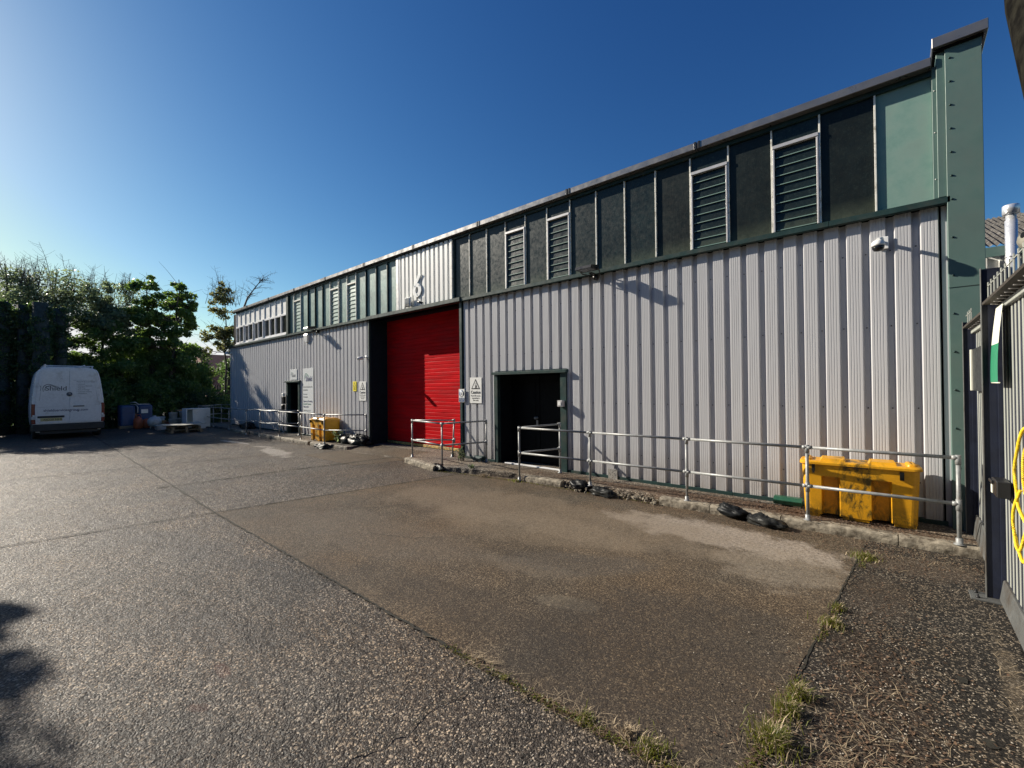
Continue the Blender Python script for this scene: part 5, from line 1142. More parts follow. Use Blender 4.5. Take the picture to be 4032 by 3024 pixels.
    text('NO20 NHL', 0.105, 'plate_characters', M['ink'], p, FV @ Matrix.Translation((-0.70,0.757,0.0)), extr=0.0006, sx=1.0, bold=0.001)
    FD = T @ FX(0.0235,0,0); Tm = lambda x,z: FD @ Matrix.Translation((x,z,0.0005))
    text('Shield', 0.25, 'logo_lettering', M['inkgrey'], t, Tm(-0.66,1.955), sx=1.0, bold=0.004)
    swoosh(t, -0.62, 2.15, 0.26, M['inkgrey'], M['inkgrey'], FD)
    mb = MB(); pts = [(-0.80+0.035*math.cos(a), 2.05+0.10*math.sin(a)) for a in [R(v) for v in range(-70,71,20)]]
    mb.tube([tuple((FD@Vector((x,z,0.001)))) for x,z in pts], 0.008, 5); build(mb, 'logo_mark', M['inkgrey'], t)
    text('shieldservicesgroup.com', 0.135, 'web_address', M['inknavy'], t, Tm(-0.70,1.115), sx=0.92, bold=0.002)
    for k, (s, dx) in enumerate((('Nationwide Contractors',0),('Licensed',0.04),('Asbestos Removal',0.04),('Soft Strip',0.04),('Fire & Damage',0.04),('Concrete Cutting',0.04),('Demolition',0.04))):
        text(s, 0.068, 'service_list', M['inkgrey'], t, Tm(0.20+dx,2.285-0.078*k-(0.02 if k else 0)), sx=0.80)
        if k: mb = MB(); mb.tube([tuple(FD@Vector((0.21,2.285-0.078*k,0.0))),tuple(FD@Vector((0.21,2.285-0.078*k,0.002)))],0.010,6); build(mb, 'bullet_mark', M['inkgrey'], t)
    # round maker's badge with a V over a W
    mb = MB(); mb.lathe((ox+0.024,oy+0.0,1.80),[(0.088,0),(0.088,0.008),(0.07,0.012)],24,axis='x'); b = build(mb, 'badge', M['blacksteel'], t)
    mb = MB()
    for pts in (((-.035,.065),(0,-.0),(.035,.065)),((-.062,.03),(-.03,-.062),(0,.0),(.03,-.062),(.062,.03))): mb.tube([(ox+0.038,oy+a,1.80+c) for a,c in pts],0.009,6)
    build(mb, 'badge_strokes', M['chrome'], b)
    # roof bars
    mb = MB()
    for x in (-0.35,-1.7,-3.0): mb.bbox(x-0.03,x+0.03,-0.68,0.72,2.945,2.975,0.006); mb.box(x-0.02,x+0.02,-0.66,-0.62,2.86,2.95); mb.box(x-0.02,x+0.02,0.66,0.70,2.86,2.95)
    mb.bbox(-3.2,-0.15,-0.66,-0.62,2.975,3.01,0.004); mb.bbox(-3.2,-0.15,0.42,0.46,2.975,3.01,0.004); build(mb.xf(T), 'roof_rack', M['vanwhite'], t)
    # wheels
    for x in (-1.0,-4.7):
        for s in (-1,1):
            mb = MB(); mb.lathe((x,s*0.86,0.345),[(0.20,-0.12),(0.32,-0.115),(0.345,-0.07),(0.345,0.07),(0.32,0.115),(0.20,0.12)],26,axis='y'); w = build(mb.xf(T), 'wheel', M['rubber'], t)
            mb = MB(); mb.lathe((x,s*0.86,0.345),[(0.19,-0.10),(0.20,-0.121),(0.20,0.121),(0.19,0.10)],20,axis='y'); build(mb.xf(T), 'rim', M['greyframe'], w)
            mb = MB(); mb.prism([(x-0.42,0.30),(x-0.36,0.62),(x-0.15,0.78),(x+0.15,0.78),(x+0.36,0.62),(x+0.42,0.30)], 'y', s*0.97, s*1.008); build(mb.xf(T), 'wheel_arch', M['vanblack'], t)
    # windscreen and side glass, mirrors
    mb = MB()
    for s in (-1,1): mb.prism([(-4.55,1.35),(-3.75,1.35),(-3.75,2.05),(-4.35,2.05)], 'y', s*0.965, s*1.0)
    build(mb.xf(T), 'side_window', M['officeglass'], t)
    for s in (-1,1):
        mb = MB(); mb.bbox(-4.75,-4.62,s*1.16-0.09,s*1.16+0.09,1.35,1.75,0.02); mb.box(-4.72,-4.66,min(s*0.97,s*1.1),max(s*0.97,s*1.1),1.45,1.5); build(mb.xf(T), 'door_mirror', M['vanblack'], t)
van()

# ------------------------------------------------------------------ stored items in the shade at the end of the yard
def tank(x, y0, y1, label):
    e = thing('storage_tank', (x,(y0+y1)/2,0), label, 'plastic tank', 'blue tanks on pallets')
    mb = MB(); r = [[(X,Y,z) for X,Y in rounded(x-0.45-i,x+0.45+i,y0-i,y1+i,0.12)] for z,i in ((0.14,-0.02),(0.2,0.0),(1.08,0.0),(1.15,-0.02),(1.18,-0.10))]; mb.loft(r, smooth=False)
    for z in (0.42,0.68,0.94): mb.loft([[(X,Y,z+d) for X,Y in rounded(x-0.46,x+0.46,y0-0.008,y1+0.008,0.12)] for d in (-0.02,0.02)], smooth=False)
    build(mb, 'tank_body', M['blue'], e); mb = MB(); mb.bbox(x-0.5,x+0.5,y0-0.02,y1+0.02,0.0,0.135,0.005); build(mb, 'tank_pallet', M['pallet'], e); return e
tank(-30.0,3.76,4.36,'blue plastic tank on a pallet, the one nearer the van')
e = tank(-30.2,4.48,5.10,'blue plastic tank with a white label, right of the other blue tank')
mb = MB(); mb.bbox(-29.745,-29.737,4.62,4.90,0.74,0.94,0.001); build(mb, 'tank_label', M['signwhite'], e)
t = thing('hose', (-29.6,4.4,1.2), 'white hose looped over the tops of the blue tanks', 'hose')
mb = MB(); mb.tube([(-29.6,4.95,1.21),(-29.6,4.5,1.21),(-29.6,4.36,1.33),(-29.6,4.16,1.31),(-29.6,4.2,1.21),(-29.55,4.38,1.2),(-29.5,4.45,1.05),(-29.5,4.44,0.78)],0.022,8); build(mb, 'hose_loop', M['whitedrum'], t)
t = thing('canister', (-29.0,4.38,0), 'rusty orange canister standing before the blue tanks', 'canister')
mb = MB(); mb.lathe((-29.0,4.38,0.0),[(0.16,0),(0.19,0.05),(0.19,0.42),(0.14,0.52),(0.06,0.56),(0.06,0.62)],18); build(mb, 'canister_body', M['orange'], t)
mb = MB(); mb.tube([(-29.0,4.26,0.55),(-29.0,4.28,0.70),(-29.0,4.48,0.70),(-29.0,4.50,0.55)],0.018,6); build(mb, 'handle', M['orange'], t)
t = thing('canister', (-29.1,4.72,0), 'lower orange canister right of the tall rusty one', 'canister')
mb = MB(); mb.lathe((-29.1,4.72,0.0),[(0.15,0),(0.18,0.05),(0.18,0.34),(0.12,0.44),(0.05,0.48)],18); build(mb, 'canister_body', M['orange'], t)
t = thing('gas_tank', (-28.0,4.86,0), 'round-shouldered white tank on short legs beside the buckets', 'tank')
mb = MB(); mb.lathe((-28.0,4.86,0.12),[(0.12,0),(0.24,0.06),(0.285,0.20),(0.27,0.34),(0.17,0.46),(0.06,0.50)],22); build(mb, 'tank_body', M['whitedrum'], t)
mb = MB()
for a in (0,2.1,4.2): mb.tube([(-28.0+0.17*math.cos(a),4.86+0.17*math.sin(a),0),(-28.0+0.15*math.cos(a),4.86+0.15*math.sin(a),0.2)],0.02,6)
mb.lathe((-28.0,4.86,0.60),[(0.05,0),(0.07,0.03),(0.07,0.07)],12); build(mb, 'tank_legs', M['whitedrum'], t)
def crate(x, y, z, w, d, h, mat, label, cat='box', name='storage_box', rim=True):
    e = thing(name, (x,y,z), label, cat, 'boxes and tubs at the end of the yard'); mb = MB()
    mb.loft([[(X,Y,zz) for X,Y in rounded(x-d/2*s,x+d/2*s,y-w/2*s,y+w/2*s,0.03,2)] for zz,s in ((z,0.92),(z+h,1.0))], smooth=False); build(mb, 'box_body', mat, e)
    if rim: mb = MB(); mb.bbox(x-d/2-0.015,x+d/2+0.015,y-w/2-0.015,y+w/2+0.015,z+h-0.03,z+h+0.02,0.006); build(mb, 'box_lid', mat, e)
crate(-28.6,5.18,0.0,0.42,0.5,0.36,M['card'],'brown cardboard box behind the white tank')
crate(-28.6,5.18,0.385,0.36,0.4,0.16,M['whitedrum'],'white tray on top of the brown cardboard box')
crate(-28.3,5.50,0.0,0.30,0.4,0.28,M['orange'],'low rust-coloured box between the tank and the buckets')
crate(-27.2,4.98,0.0,0.42,0.45,0.2,M['whitedrum'],'flat grey tub left of the warped board pallet')
def bucket(x, y, z, r, h, label):
    e = thing('bucket', (x,y,z), label, 'bucket', 'white buckets'); mb = MB(); mb.lathe((x,y,z),[(r*0.86,0),(r,h*0.93),(r*1.06,h*0.94),(r*1.06,h)],20); build(mb, 'bucket_body', M['whitedrum'], e)
    mb = MB(); mb.tube([(x+r*0.9,y-r*0.7,z+h*0.8),(x+r*1.15,y,z+h*0.55),(x+r*0.9,y+r*0.7,z+h*0.8)],0.006,5); build(mb, 'bucket_handle', M['galv'], e)
for (x,y,z,r,h,l) in ((-27.2,5.46,0.16,0.19,0.34,'white bucket left of its neighbour in the lower row of the pallet'),(-27.2,5.46,0.505,0.18,0.30,'white labelled bucket stacked on the left lower bucket'),(-27.2,5.90,0.16,0.19,0.34,'white bucket beside the pale cabinet in the lower row'),(-27.2,5.90,0.505,0.20,0.34,'white bucket with dark slot stacked on the right lower bucket'),(-27.7,5.70,0.16,0.18,0.34,'white bucket half hidden behind the front pair')):
    bucket(x,y,z,r,h,l)
crate(-27.4,5.86,0.86,0.50,0.40,0.07,M['card'],'thin brown tray on the right-hand bucket stack',rim=False)
def pallet_(x0, x1, y0, y1, z, label):
    e = thing('wooden_pallet', ((x0+x1)/2,(y0+y1)/2,z), label, 'pallet', 'wooden pallets'); mb = MB(); n = 6; w = (x1-x0)/n
    for k in range(n): mb.bbox(x0+k*w+0.02,x0+(k+1)*w-0.02,y0,y1,z+0.115,z+0.135,0.003)
    build(mb, 'deck_boards', M['pallet'], e)
    mb = MB()
    for yy in (y0,(y0+y1)/2-0.05,y1-0.1):
        for xx in (x0,(x0+x1)/2-0.05,x1-0.1): mb.bbox(xx,xx+0.1,yy,yy+0.1,z+0.02,z+0.114,0.003)
    build(mb, 'blocks', M['pallet'], e); mb = MB()
    for yy in (y0,(y0+y1)/2-0.05,y1-0.1): mb.bbox(x0,x1,yy,yy+0.1,z,z+0.019,0.003)
    build(mb, 'bottom_boards', M['pallet'], e)
pallet_(-27.9,-26.8,5.15,6.2,0.0,'pallet under the stacked white buckets')
pallet_(-25.4,-24.2,4.78,5.95,0.0,'lower pallet under the warped pale board')
pallet_(-25.35,-24.25,4.82,5.9,0.14,'upper pallet directly beneath the warped pale board')
mb = MB(); vs = []; nx, ny = 8, 10
for i in range(nx+1):
    for j in range(ny+1):
        vs.append((-25.75+1.6*i/nx, 4.60+1.5*j/ny, 0.31+0.10*(abs(j/ny-0.4)**1.5)+0.02*math.sin(i*0.9)))
k = len(vs); vs += [(x,y,z+0.022) for x,y,z in vs]; fs = []
for i in range(nx):
    for j in range(ny):
        a = i*(ny+1)+j; q = (a,a+1,a+ny+2,a+ny+1); fs += [q[::-1], tuple(v+k for v in q)]
for i in range(nx): a = i*(ny+1); b = a+ny; fs += [(a,a+ny+1,a+ny+1+k,a+k),(b,b+k,b+ny+1+k,b+ny+1)]
for j in range(ny): a = j; b = nx*(ny+1)+j; fs += [(a,a+k,a+1+k,a+1),(b,b+1,b+1+k,b+k)]
mb.add(vs, fs); build(mb, 'warped_board', M['sheet'], label='pale warped board lying across two stacked pallets', cat='board')
t = thing('white_cabinet', (-26.2,6.1,0), 'pale grey open-sided cabinet standing right of the pallets', 'cabinet')
mb = MB(); mb.bbox(-26.0,-25.96,5.98,6.52,0.02,0.98,0.004); build(mb, 'side_panel', M['signwhite'], t)
mb = MB(); mb.bbox(-26.75,-26.7,5.75,6.5,0.02,0.98,0.004); mb.bbox(-26.75,-25.95,5.72,5.76,0.02,0.98,0.004); build(mb, 'back_panel', M['signwhite'], t)
mb = MB(); mb.bbox(-26.76,-25.94,5.72,6.54,0.98,1.01,0.004); build(mb, 'top_panel', M['whiteplastic'], t)
t = thing('white_cabinet', (-26.4,6.8,0), 'narrower white panel unit leaning just right of the open cabinet', 'cabinet')
mb = MB(); mb.bbox(-26.5,-26.44,6.62,6.80,0.06,0.98,0.004); build(mb, 'front_panel', M['whiteplastic'], t)
mb = MB(); mb.bbox(-27.0,-26.45,6.80,6.84,0.04,0.99,0.004); mb.bbox(-27.0,-26.44,6.60,6.84,0.98,1.0,0.003); build(mb, 'side_panel', M['signwhite'], t)

# ------------------------------------------------------------------ boundary fence, houses beyond
t = thing('boundary_fence', (-36.5,5,0), 'dark steel paling fence behind the hedge at the end of the yard', 'fence')
mb = MB(); y = -14.0
while y < 16: mb.bbox(-36.53,-36.50,y,y+0.065,0.05,2.25,0.004); y += 0.15
build(mb, 'pales', M['blacksteel'], t); mb = MB(); mb.box(-36.56,-36.53,-14,16,0.5,0.56); mb.box(-36.56,-36.53,-14,16,1.9,1.96); build(mb, 'rails', M['blacksteel'], t)
def brickmat():
    m, nt, bs, out = nodes('red_house_brick'); L = nt.links; v = coords(nt)
    b = N(nt, 'ShaderNodeTexBrick'); b.inputs['Scale'].default_value = 4.5; b.inputs['Color1'].default_value = (0.32,0.10,0.06,1); b.inputs['Color2'].default_value = (0.22,0.07,0.05,1); b.inputs['Mortar'].default_value = (0.35,0.31,0.27,1)
    sp = N(nt,'ShaderNodeSeparateXYZ'); L.new(v, sp.inputs[0]); ad = N(nt,'ShaderNodeMath',operation='ADD'); L.new(sp.outputs[0], ad.inputs[0]); L.new(sp.outputs[1], ad.inputs[1]); cb = N(nt,'ShaderNodeCombineXYZ'); L.new(ad.outputs[0], cb.inputs[0]); L.new(sp.outputs[2], cb.inputs[1]); L.new(cb.outputs[0], b.inputs['Vector'])
    L.new(b.outputs['Color'], bs.inputs['Base Color']); bs.inputs['Roughness'].default_value = 0.85; return m
M['brick'] = brickmat(); M['rooftile'] = simple('brown_red_roof_tiles', (0.20,0.075,0.05), 0.8, var=0.3, vs=3)
for (x, y, w, lab) in ((-62,19.5,9,'red brick house glimpsed past the left end of the unit'),):
    t = thing('brick_house', (x,y,0), lab, 'house')
    mb = MB(); mb.box(x-4,x+4,y-w/2,y+w/2,0,4.2); build(mb, 'wall', M['brick'], t)
    mb = MB(); mb.prism([(x-4.4,4.1),(x+4.4,4.1),(x,6.2)], 'y', y-w/2-0.3, y+w/2+0.3); build(mb, 'roof', M['rooftile'], t)
    for yy in (-2.5,0,2.5):
        for zz in (0.8,2.6):
            mb = MB(); mb.bbox(x+4.0,x+4.05,y+yy-0.6,y+yy+0.6,zz,zz+1.2,0.01); wv = build(mb, 'window', M['whiteframe'], t); mb = MB(); mb.box(x+4.05,x+4.06,y+yy-0.52,y+yy+0.52,zz+0.08,zz+1.12); build(mb, 'pane', M['officeglass'], wv)
# ------------------------------------------------------------------ trees and hedge
def np_leaves(cent, rad, n, size, flatten=0.7, droop=0.0):
    """n leaf-sized kite faces scattered through clumps; cent (k,3), rad (k,)"""
    k = len(cent); w = rad**2; w = w/w.sum(); idx = RNG.choice(k, n, p=w)
    d = RNG.normal(size=(n,3)); d /= np.linalg.norm(d,axis=1)[:,None]; r = rad[idx]*RNG.random(n)**0.45
    p = cent[idx]+d*r[:,None]*np.array([1,1,flatten])
    a = RNG.normal(size=(n,3)); a[:,2] = a[:,2]*0.6-droop; a /= np.linalg.norm(a,axis=1)[:,None]
    b = np.cross(a, RNG.normal(size=(n,3))); b /= np.linalg.norm(b,axis=1)[:,None]
    c = np.cross(a, b); s = size*RNG.uniform(0.6,1.35,n)[:,None]
    v = np.stack([p-a*s*0.5, p+b*s*0.42+c*s*0.12, p+a*s*0.5, p-b*s*0.42+c*s*0.12], 1)
    return v.reshape(-1,3)
def leaf_obj(v, name, mat, parent):
    off = OFF[parent.name]; n = len(v)//4; me = bpy.data.meshes.new(name)
    v = v-np.array(off)[None]
    me.vertices.add(len(v)); me.vertices.foreach_set('co', v.astype(np.float32).ravel())
    me.loops.add(len(v)); me.loops.foreach_set('vertex_index', np.arange(len(v), dtype=np.int32))
    me.polygons.add(n); me.polygons.foreach_set('loop_start', np.arange(0,4*n,4,dtype=np.int32)); me.polygons.foreach_set('loop_total', np.full(n,4,dtype=np.int32))
    me.update(calc_edges=True); me.materials.append(mat)
    o = bpy.data.objects.new(name, me); C.objects.link(o); o.parent = parent; OFF[o.name] = off; return o
def branch(a, b, sag, n=6, wob=0.05):
    a = Vector(a); b = Vector(b); L = (b-a).length; out = []
    for i in range(n+1):
        u = i/n; p = a.lerp(b, u); p.z += math.sin(u*math.pi)*sag*L; j = wob*L*math.sin(u*math.pi)
        out.append(p+Vector((random.uniform(-j,j),random.uniform(-j,j),random.uniform(-j,j)*0.5)))
    return out
def tree(name, base, top, lobes, nclump, nleaf, size, leaf, label, cat='tree', bark='bark', tr=0.16, crad=(0.35,0.75), group=None, twigs=0, twig_h=1.2, stem_lean=(0,0), trunks=1, nocrown=False):
    global RNG
    import zlib
    sd_ = zlib.crc32(label.encode()) % 100000; RNG = np.random.default_rng(sd_); random.seed(sd_)
    x, y = base; t = thing(name, (x,y,0), label, cat, group)
    lw = np.array([l[3]*l[4]*l[5] for l in lobes]); lw = lw/lw.sum(); C_ = []
    for i in range(nclump):
        l = lobes[RNG.choice(len(lobes), p=lw)]; d = RNG.normal(size=3); d /= np.linalg.norm(d); r = RNG.random()**0.35
        C_.append((l[0]+d[0]*l[3]*r, l[1]+d[1]*l[4]*r, l[2]+d[2]*l[5]*r))
    C_ = np.array(C_); rad = RNG.uniform(crad[0], crad[1], nclump)
    mb = MB(); stems = []
    for q in range(trunks):
        ang = random.uniform(0,6.28); ox = 0.25*math.cos(ang)*(trunks>1); oy = 0.25*math.sin(ang)*(trunks>1); n = 10; P = []
        for i in range(n+1):
            u = i/n; P.append(Vector((x+ox*(1+3*u)+stem_lean[0]*u*u+random.uniform(-.05,.05)*(i>0), y+oy*(1+3*u)+stem_lean[1]*u*u+random.uniform(-.05,.05)*(i>0), top*0.93*u-0.05*(i==0))))
        mb.tube(P, tr, 9, taper=[tr*(1-0.86*i/n)*(1.35 if i==0 else 1) for i in range(n+1)]); stems.append(P)
    for k in range(nclump):
        P = stems[k % trunks]; c = Vector(C_[k]); 
        j = min(range(2, len(P)), key=lambda i: abs(P[i].z-(c.z-0.45*math.hypot(c.x-P[i].x, c.y-P[i].y))))
        br = branch(P[j], c, -0.04, 5); r0 = tr*(1-0.86*j/10)*0.5
        mb.tube(br, r0, 5, taper=[max(0.006, r0*(1-0.9*i/5)) for i in range(6)], cap=False)
        for q in range(2): e = c+Vector(RNG.normal(size=3)*0.45); mb.tube([br[3], br[3].lerp(e,0.5)+Vector((0,0,.05)), e], 0.01, 4, taper=[0.012,0.008,0.004], cap=False)
    build(mb, 'trunk', M[bark], t)
    if twigs:
        tw = MB()
        for k in range(twigs):
            c = Vector(C_[RNG.integers(nclump)]); c2 = Vector((c.x, c.y, max(c.z, top*0.80)))
            h = twig_h*random.uniform(.4,1.1); d = Vector((random.uniform(-.25,.25),random.uniform(-.28,.28),1)).normalized(); e = c2+d*h
            tw.tube([c2, c2.lerp(e,.5)+Vector((random.uniform(-.05,.05),random.uniform(-.05,.05),0)), e], 0.014, 4, taper=[0.014,0.009,0.004], cap=False)
            for q in range(9):
                u = random.uniform(.15,.9); s = c2.lerp(e,u); f = s+Vector((random.uniform(-.4,.4),random.uniform(-.6,.6),random.uniform(.12,.5)))*h*0.5
                tw.tube([s, s.lerp(f,.5)+Vector((0,0,-.03)), f], 0.006, 3, taper=[0.007,0.005,0.003], cap=False)
        build(tw, 'twigs', M['twig'], t)
    if nleaf: leaf_obj(np_leaves(C_, rad, nleaf, size), 'crown', M[leaf], t)
    return t
GT = 'trees behind the yard'
# ivy-covered poles of lopped conifers
for i, (x, y, h, r, lab) in enumerate(((-30.3,-0.12,6.0,0.28,'lopped ivy-covered trunk at the very left edge'),(-30.2,0.50,5.9,0.27,'lopped ivy-covered trunk, second from the left edge'),(-29.6,1.02,6.0,0.37,'thickest lopped ivy-covered trunk with a flat top, left of the van roof'),(-30.4,1.68,5.9,0.30,'lopped ivy-covered trunk rising directly above the van'))):
    t = thing('ivy_trunk', (x,y,0), lab, 'tree trunk', 'lopped ivy-covered trunks')
    mb = MB(); mb.tube([(x,y,-0.1),(x+.03,y,2),(x,y+.03,4),(x,y,h)], r*0.75, 14, taper=[r*0.95,r*.8,r*.75,r*.72]); build(mb, 'trunk', M['ivybark'], t)
    n = 70; z = np.linspace(0.3,h-0.08,n); a = RNG.uniform(0,6.28,n); c = np.stack([x+np.cos(a)*r*.65, y+np.sin(a)*r*.65, z],1)
    leaf_obj(np_leaves(c, np.full(n,0.26), 7500, 0.09), 'ivy', M['leafdark'], t)
tree('mixed_tree', (-33.5,0.9), 9.0, [(-33.5,0.2,6.6,1.2,1.4,1.5),(-33.2,1.7,6.9,1.2,1.4,1.7),(-33.0,2.7,6.3,1.0,0.9,1.4)], 95, 8000, 0.12, 'leafgrey', 'thinly leafed tree with bare upright twigs above the lopped trunks', tr=0.17, twigs=85, twig_h=1.5, group=GT, trunks=3)
tree('mixed_tree', (-34.5,-3.2), 8.6, [(-34.5,-3.0,6.0,1.8,2.2,2.2),(-34.2,-1.2,5.8,1.4,1.3,1.6)], 90, 9000, 0.14, 'leafgrey', 'grey-green tree rising at the far left edge of the view', tr=0.19, twigs=50, twig_h=1.2, group=GT, trunks=2)
tree('broadleaf_tree', (-33.2,3.5), 8.0, [(-33.2,3.45,6.9,0.6,0.55,1.2),(-33.2,3.9,5.7,1.0,1.0,1.1)], 55, 6500, 0.15, 'leafgrey', 'narrow leafy tree standing just right of the bare-twigged tree', tr=0.11, group=GT, crad=(0.25,0.5), twigs=10)
tree('broadleaf_tree', (-34.4,4.35), 8.2, [(-34.4,4.6,7.4,0.6,0.8,0.8)], 26, 1200, 0.10, 'leafgrey', 'thin twiggy tree between the narrow leafy tree and the big maple', tr=0.07, group=GT, crad=(0.3,0.5), twigs=40, twig_h=0.9)
tree('maple_tree', (-33.0,6.1), 9.2, [(-33.0,6.1,6.6,1.3,1.7,1.9),(-33.0,5.3,8.1,0.55,0.55,1.0),(-33.0,6.9,8.0,0.7,0.8,0.8),(-33.0,7.3,6.5,0.8,0.85,1.2),(-33.0,4.7,5.9,0.8,0.9,1.0),(-33.0,6.0,4.6,1.2,1.8,0.9)], 115, 12500, 0.165, 'leaf', 'big-leaved maple with a broad clumped crown, tallest tree right of the van', tr=0.13, crad=(0.20,0.42), group=GT, trunks=3)
tree('sapling_tree', (-33.3,9.5), 9.4, [(-33.3,9.35,6.6,0.8,0.75,2.4),(-33.3,8.9,5.2,0.8,0.9,1.0),(-33.3,9.9,5.2,0.8,0.9,1.2)], 60, 3400, 0.15, 'leafred', 'slender bronze-leaved sapling with long bare twigs beside the end of the unit', tr=0.085, crad=(0.18,0.38), group=GT, twigs=34, twig_h=1.5)
t = thing('bare_tree', (-34.5,9.9,0), 'bare leaning tree branch showing over the roofline at the unit left end', 'tree', GT)
mb = MB(); main = [(-34.5,9.9,-0.1),(-34.5,10.1,3.0),(-34.5,10.6,6.5),(-34.5,11.2,8.4),(-34.5,11.7,9.2),(-34.5,12.3,10.1)]
mb.tube(main, 0.1, 8, taper=[0.16,0.13,0.09,0.055,0.035,0.012])
for i in range(26):
    u = random.uniform(0.45,0.98); k = u*(len(main)-1); j = min(int(k),4); s_ = Vector(main[j]).lerp(Vector(main[j+1]),k-j); l = random.uniform(.5,1.5)
    e_ = s_+Vector((random.uniform(-.5,.5),random.choice((-1,1,1))*random.uniform(.2,1),random.uniform(-.1,.8)))*l
    mb.tube(branch(s_,e_,0.08,4), 0.01, 4, taper=[0.02,0.016,0.012,0.008,0.004], cap=False)
    for q in range(4): g_ = s_.lerp(e_, random.uniform(.4,1)); mb.tube([g_, g_+Vector((random.uniform(-.3,.3),random.uniform(-.3,.35),random.uniform(-.05,.4)))], 0.006, 3, taper=[0.008,0.003], cap=False)
build(mb, 'branches', M['twig'], t)
tree('shade_tree', (-15.6,-4.5), 7.6, [(-16.95,-4.10,6.3,0.65,0.38,0.32),(-15.15,-4.20,6.3,0.65,0.42,0.32),(-16.0,-5.5,5.9,1.3,0.7,0.9)], 110, 16000, 0.13, 'leaf', 'leafy tree left of the view whose crown shades the bottom left corner', tr=0.15, crad=(0.2,0.38), group=GT)
# hedge and undergrowth: each bush its own thing
bushes = [(-32.4,-2.0,1.6,1.5,6.0),(-32.0,0.1,1.4,1.4,6.2),(-33.2,2.2,1.3,1.5,6.6),(-32.6,3.9,1.2,1.4,6.3),(-33.4,5.5,1.4,1.4,5.2),(-32.8,7.2,1.2,1.2,5.0),(-33.8,8.1,1.0,0.75,5.0),(-35.0,10.5,1.1,1.2,4.6),(-31.6,5.6,0.8,1.1,2.6),(-31.5,7.6,0.8,1.2,1.9),(-32.0,9.3,0.9,1.0,1.8),(-31.2,3.3,0.8,0.9,2.5),(-33.0,-5.2,1.6,1.7,5.4),(-33.5,-8.6,1.8,1.9,6.0),(-29.4,-1.9,1.0,1.0,2.6),(-34.2,12.6,1.2,1.3,4.8),(-34.6,2.9,1.5,1.6,6.2),(-34.9,5.0,1.6,1.5,5.8),(-34.7,7.0,1.3,1.2,5.2)]
labs = ['dark bush behind the van at the left edge','dark tall bush directly behind the lopped trunks','dark tall bush filling the space above the van roof','tall bush between the van and the blue tanks','tall bush behind the blue tanks, under the maple','tall bush under the right side of the maple','upright bush left of the bright gap by the unit','dark bush by the end wall of the unit','low bush just above the blue tanks','low dark bush behind the buckets and pallets','low bush behind the railings at the unit end','low bush beside the right rear corner of the van','bush in the hedge outside the left edge','large bush in the hedge well outside the left edge','scrubby bush on the left of the van','bush behind the end of the unit','tallest bush of the hedge, above the right side of the van roof','tall bush between the narrow leafy tree and the maple trunk','tall bush directly behind the maple trunk']
for (x,y,rx,ry,h), lab in zip(bushes, labs):
    t = thing('hedge_bush', (x,y,0), lab, 'bush', 'bushes of the boundary hedge')
    k = 60; d = RNG.normal(size=(k,3)); d /= np.linalg.norm(d,axis=1)[:,None]; r = RNG.random(k)**0.4
    c = np.stack([x+d[:,0]*rx*r, y+d[:,1]*ry*r, h*0.5+d[:,2]*h*0.47*r],1)
    mb = MB()
    for q in range(9):
        e = c[q*6]; mb.tube(branch((x+random.uniform(-.4,.4),y+random.uniform(-.4,.4),-0.05),tuple(e),0.05,5), 0.05, 6, taper=[0.055,0.045,0.035,0.025,0.018,0.01], cap=False)
    build(mb, 'stems', M['bark'], t)
    leaf_obj(np_leaves(c, RNG.uniform(.3,.6,k), int(2000*h*rx), 0.12), 'foliage', M['leafdark' if lab.startswith(('dark','low dark')) else 'leaf'], t)
# rank grass and nettles along the foot of the hedge
V = []; n = 9000; px_ = RNG.uniform(-32.5,-30.2,n); py_ = RNG.uniform(-3.5,10,n); hh = RNG.uniform(0.12,0.5,n)
t = None; a = RNG.uniform(0,6.28,n); w = 0.02
v = np.stack([np.stack([px_-w*np.sin(a),py_+w*np.cos(a),0*hh],1),np.stack([px_+w*np.sin(a),py_-w*np.cos(a),0*hh],1),np.stack([px_+0.1*np.cos(a)+w*.5,py_+0.1*np.sin(a),hh],1),np.stack([px_+0.12*np.cos(a),py_+0.12*np.sin(a),hh*0.98],1)],1).reshape(-1,3)
me = bpy.data.meshes.new('undergrowth'); me.from_pydata([tuple(p) for p in v.tolist()], [], [(4*i,4*i+1,4*i+2,4*i+3) for i in range(n)]); me.materials.append(M['leafdark'])
o = bpy.data.objects.new('undergrowth', me); C.objects.link(o); tag(o, 'dark rank grass at the foot of the hedge behind the van', 'undergrowth', kind='stuff')

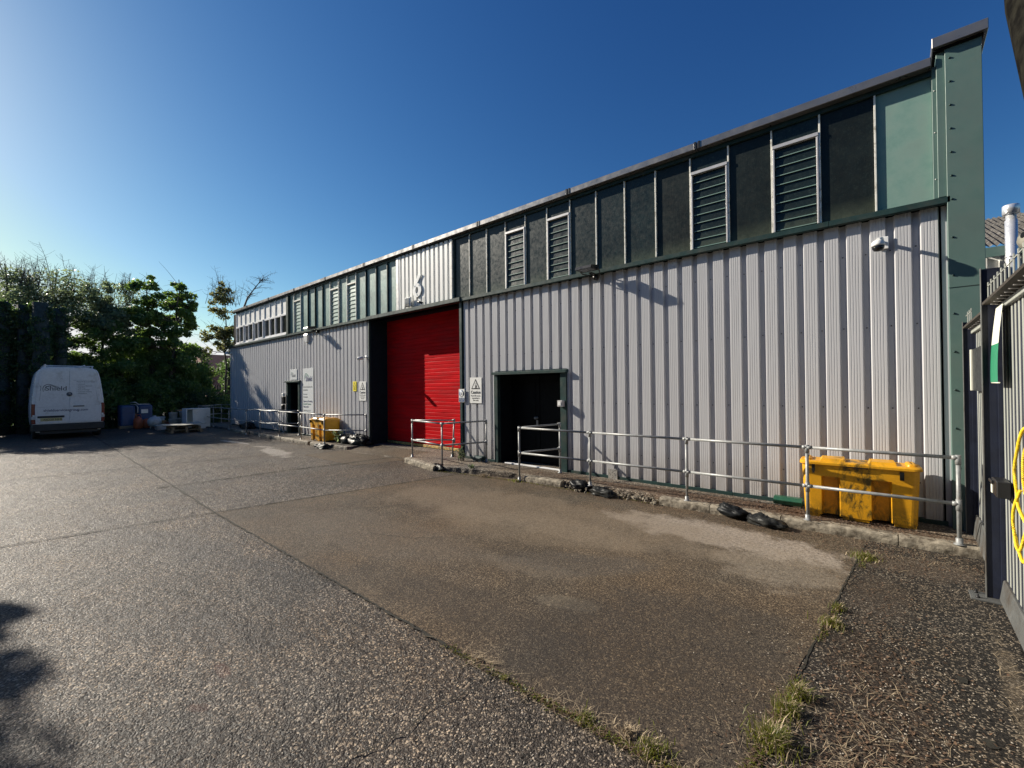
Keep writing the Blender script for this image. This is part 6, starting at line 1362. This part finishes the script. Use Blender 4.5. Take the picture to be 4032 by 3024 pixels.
# ------------------------------------------------------------------ light, sky, camera
S = bpy.context.scene
w = bpy.data.worlds.new('World'); S.world = w; w.use_nodes = True; nt = w.node_tree
sky = nt.nodes.new('ShaderNodeTexSky'); sky.sky_type = 'NISHITA'; sky.sun_disc = False
EL = R(27.1); sv = Vector((-0.951,-0.311,0)).normalized()
sky.sun_elevation = EL; sky.sun_rotation = math.atan2(sv.x, sv.y); sky.altitude = 300; sky.air_density = 1.0; sky.dust_density = 0.5; sky.ozone_density = 3.0
bg = nt.nodes['Background']; bg.inputs['Strength'].default_value = SKY
sc_ = nt.nodes.new('ShaderNodeSeparateColor'); cc_ = nt.nodes.new('ShaderNodeCombineColor'); nt.links.new(sky.outputs[0], sc_.inputs[0])
for i_, (g_, k_) in enumerate(((1.75,1.9),(1.42,1.50),(1.06,1.15))):       # deeper, clearer blue: per-channel contrast of the physical sky
    a_ = nt.nodes.new('ShaderNodeMath'); a_.operation = 'MULTIPLY'; a_.inputs[1].default_value = 0.0933; nt.links.new(sc_.outputs[i_], a_.inputs[0])
    b_ = nt.nodes.new('ShaderNodeMath'); b_.operation = 'POWER'; b_.inputs[1].default_value = g_; nt.links.new(a_.outputs[0], b_.inputs[0])
    c_ = nt.nodes.new('ShaderNodeMath'); c_.operation = 'MULTIPLY'; c_.inputs[1].default_value = k_/(SKY*2**EXPO); nt.links.new(b_.outputs[0], c_.inputs[0])
    d_ = nt.nodes.new('ShaderNodeMath'); d_.operation = 'MINIMUM'; d_.inputs[1].default_value = 0.9/(SKY*2**EXPO); nt.links.new(c_.outputs[0], d_.inputs[0]); nt.links.new(d_.outputs[0], cc_.inputs[i_])
nt.links.new(cc_.outputs[0], bg.inputs[0])
sl = bpy.data.lights.new('sun', 'SUN'); sl.energy = SUN; sl.angle = R(0.5); sl.color = (1.0,0.915,0.78)
so = bpy.data.objects.new('sun', sl); C.objects.link(so)
sd = Vector((sv.x*math.cos(EL), sv.y*math.cos(EL), math.sin(EL))); so.rotation_euler = sd.to_track_quat('Z','Y').to_euler(); so.location = (-20,-10,20)

cam = bpy.data.cameras.new('camera'); co = bpy.data.objects.new('camera', cam); C.objects.link(co)
yaw, pit, rol = 0.71837477, 0.00751939, -0.01093304
Fv = Vector((-math.sin(yaw)*math.cos(pit), math.cos(yaw)*math.cos(pit), math.sin(pit))); rv = Vector((math.cos(yaw), math.sin(yaw), 0)); uv = rv.cross(Fv)
r2 = math.cos(rol)*rv+math.sin(rol)*uv; u2 = -math.sin(rol)*rv+math.cos(rol)*uv
m3 = Matrix(((r2.x,u2.x,-Fv.x),(r2.y,u2.y,-Fv.y),(r2.z,u2.z,-Fv.z)))
co.matrix_world = Matrix.Translation((0,0,1.88)) @ m3.to_4x4()
cam.sensor_width = 36; cam.lens = 1739.88/4032*36; cam.clip_start = 0.05; cam.clip_end = 2000
S.camera = co
S.view_settings.view_transform = 'Standard'; S.view_settings.look = 'None'; S.view_settings.exposure = EXPO; S.view_settings.gamma = 1
S.render.resolution_x = 1024; S.render.resolution_y = 768
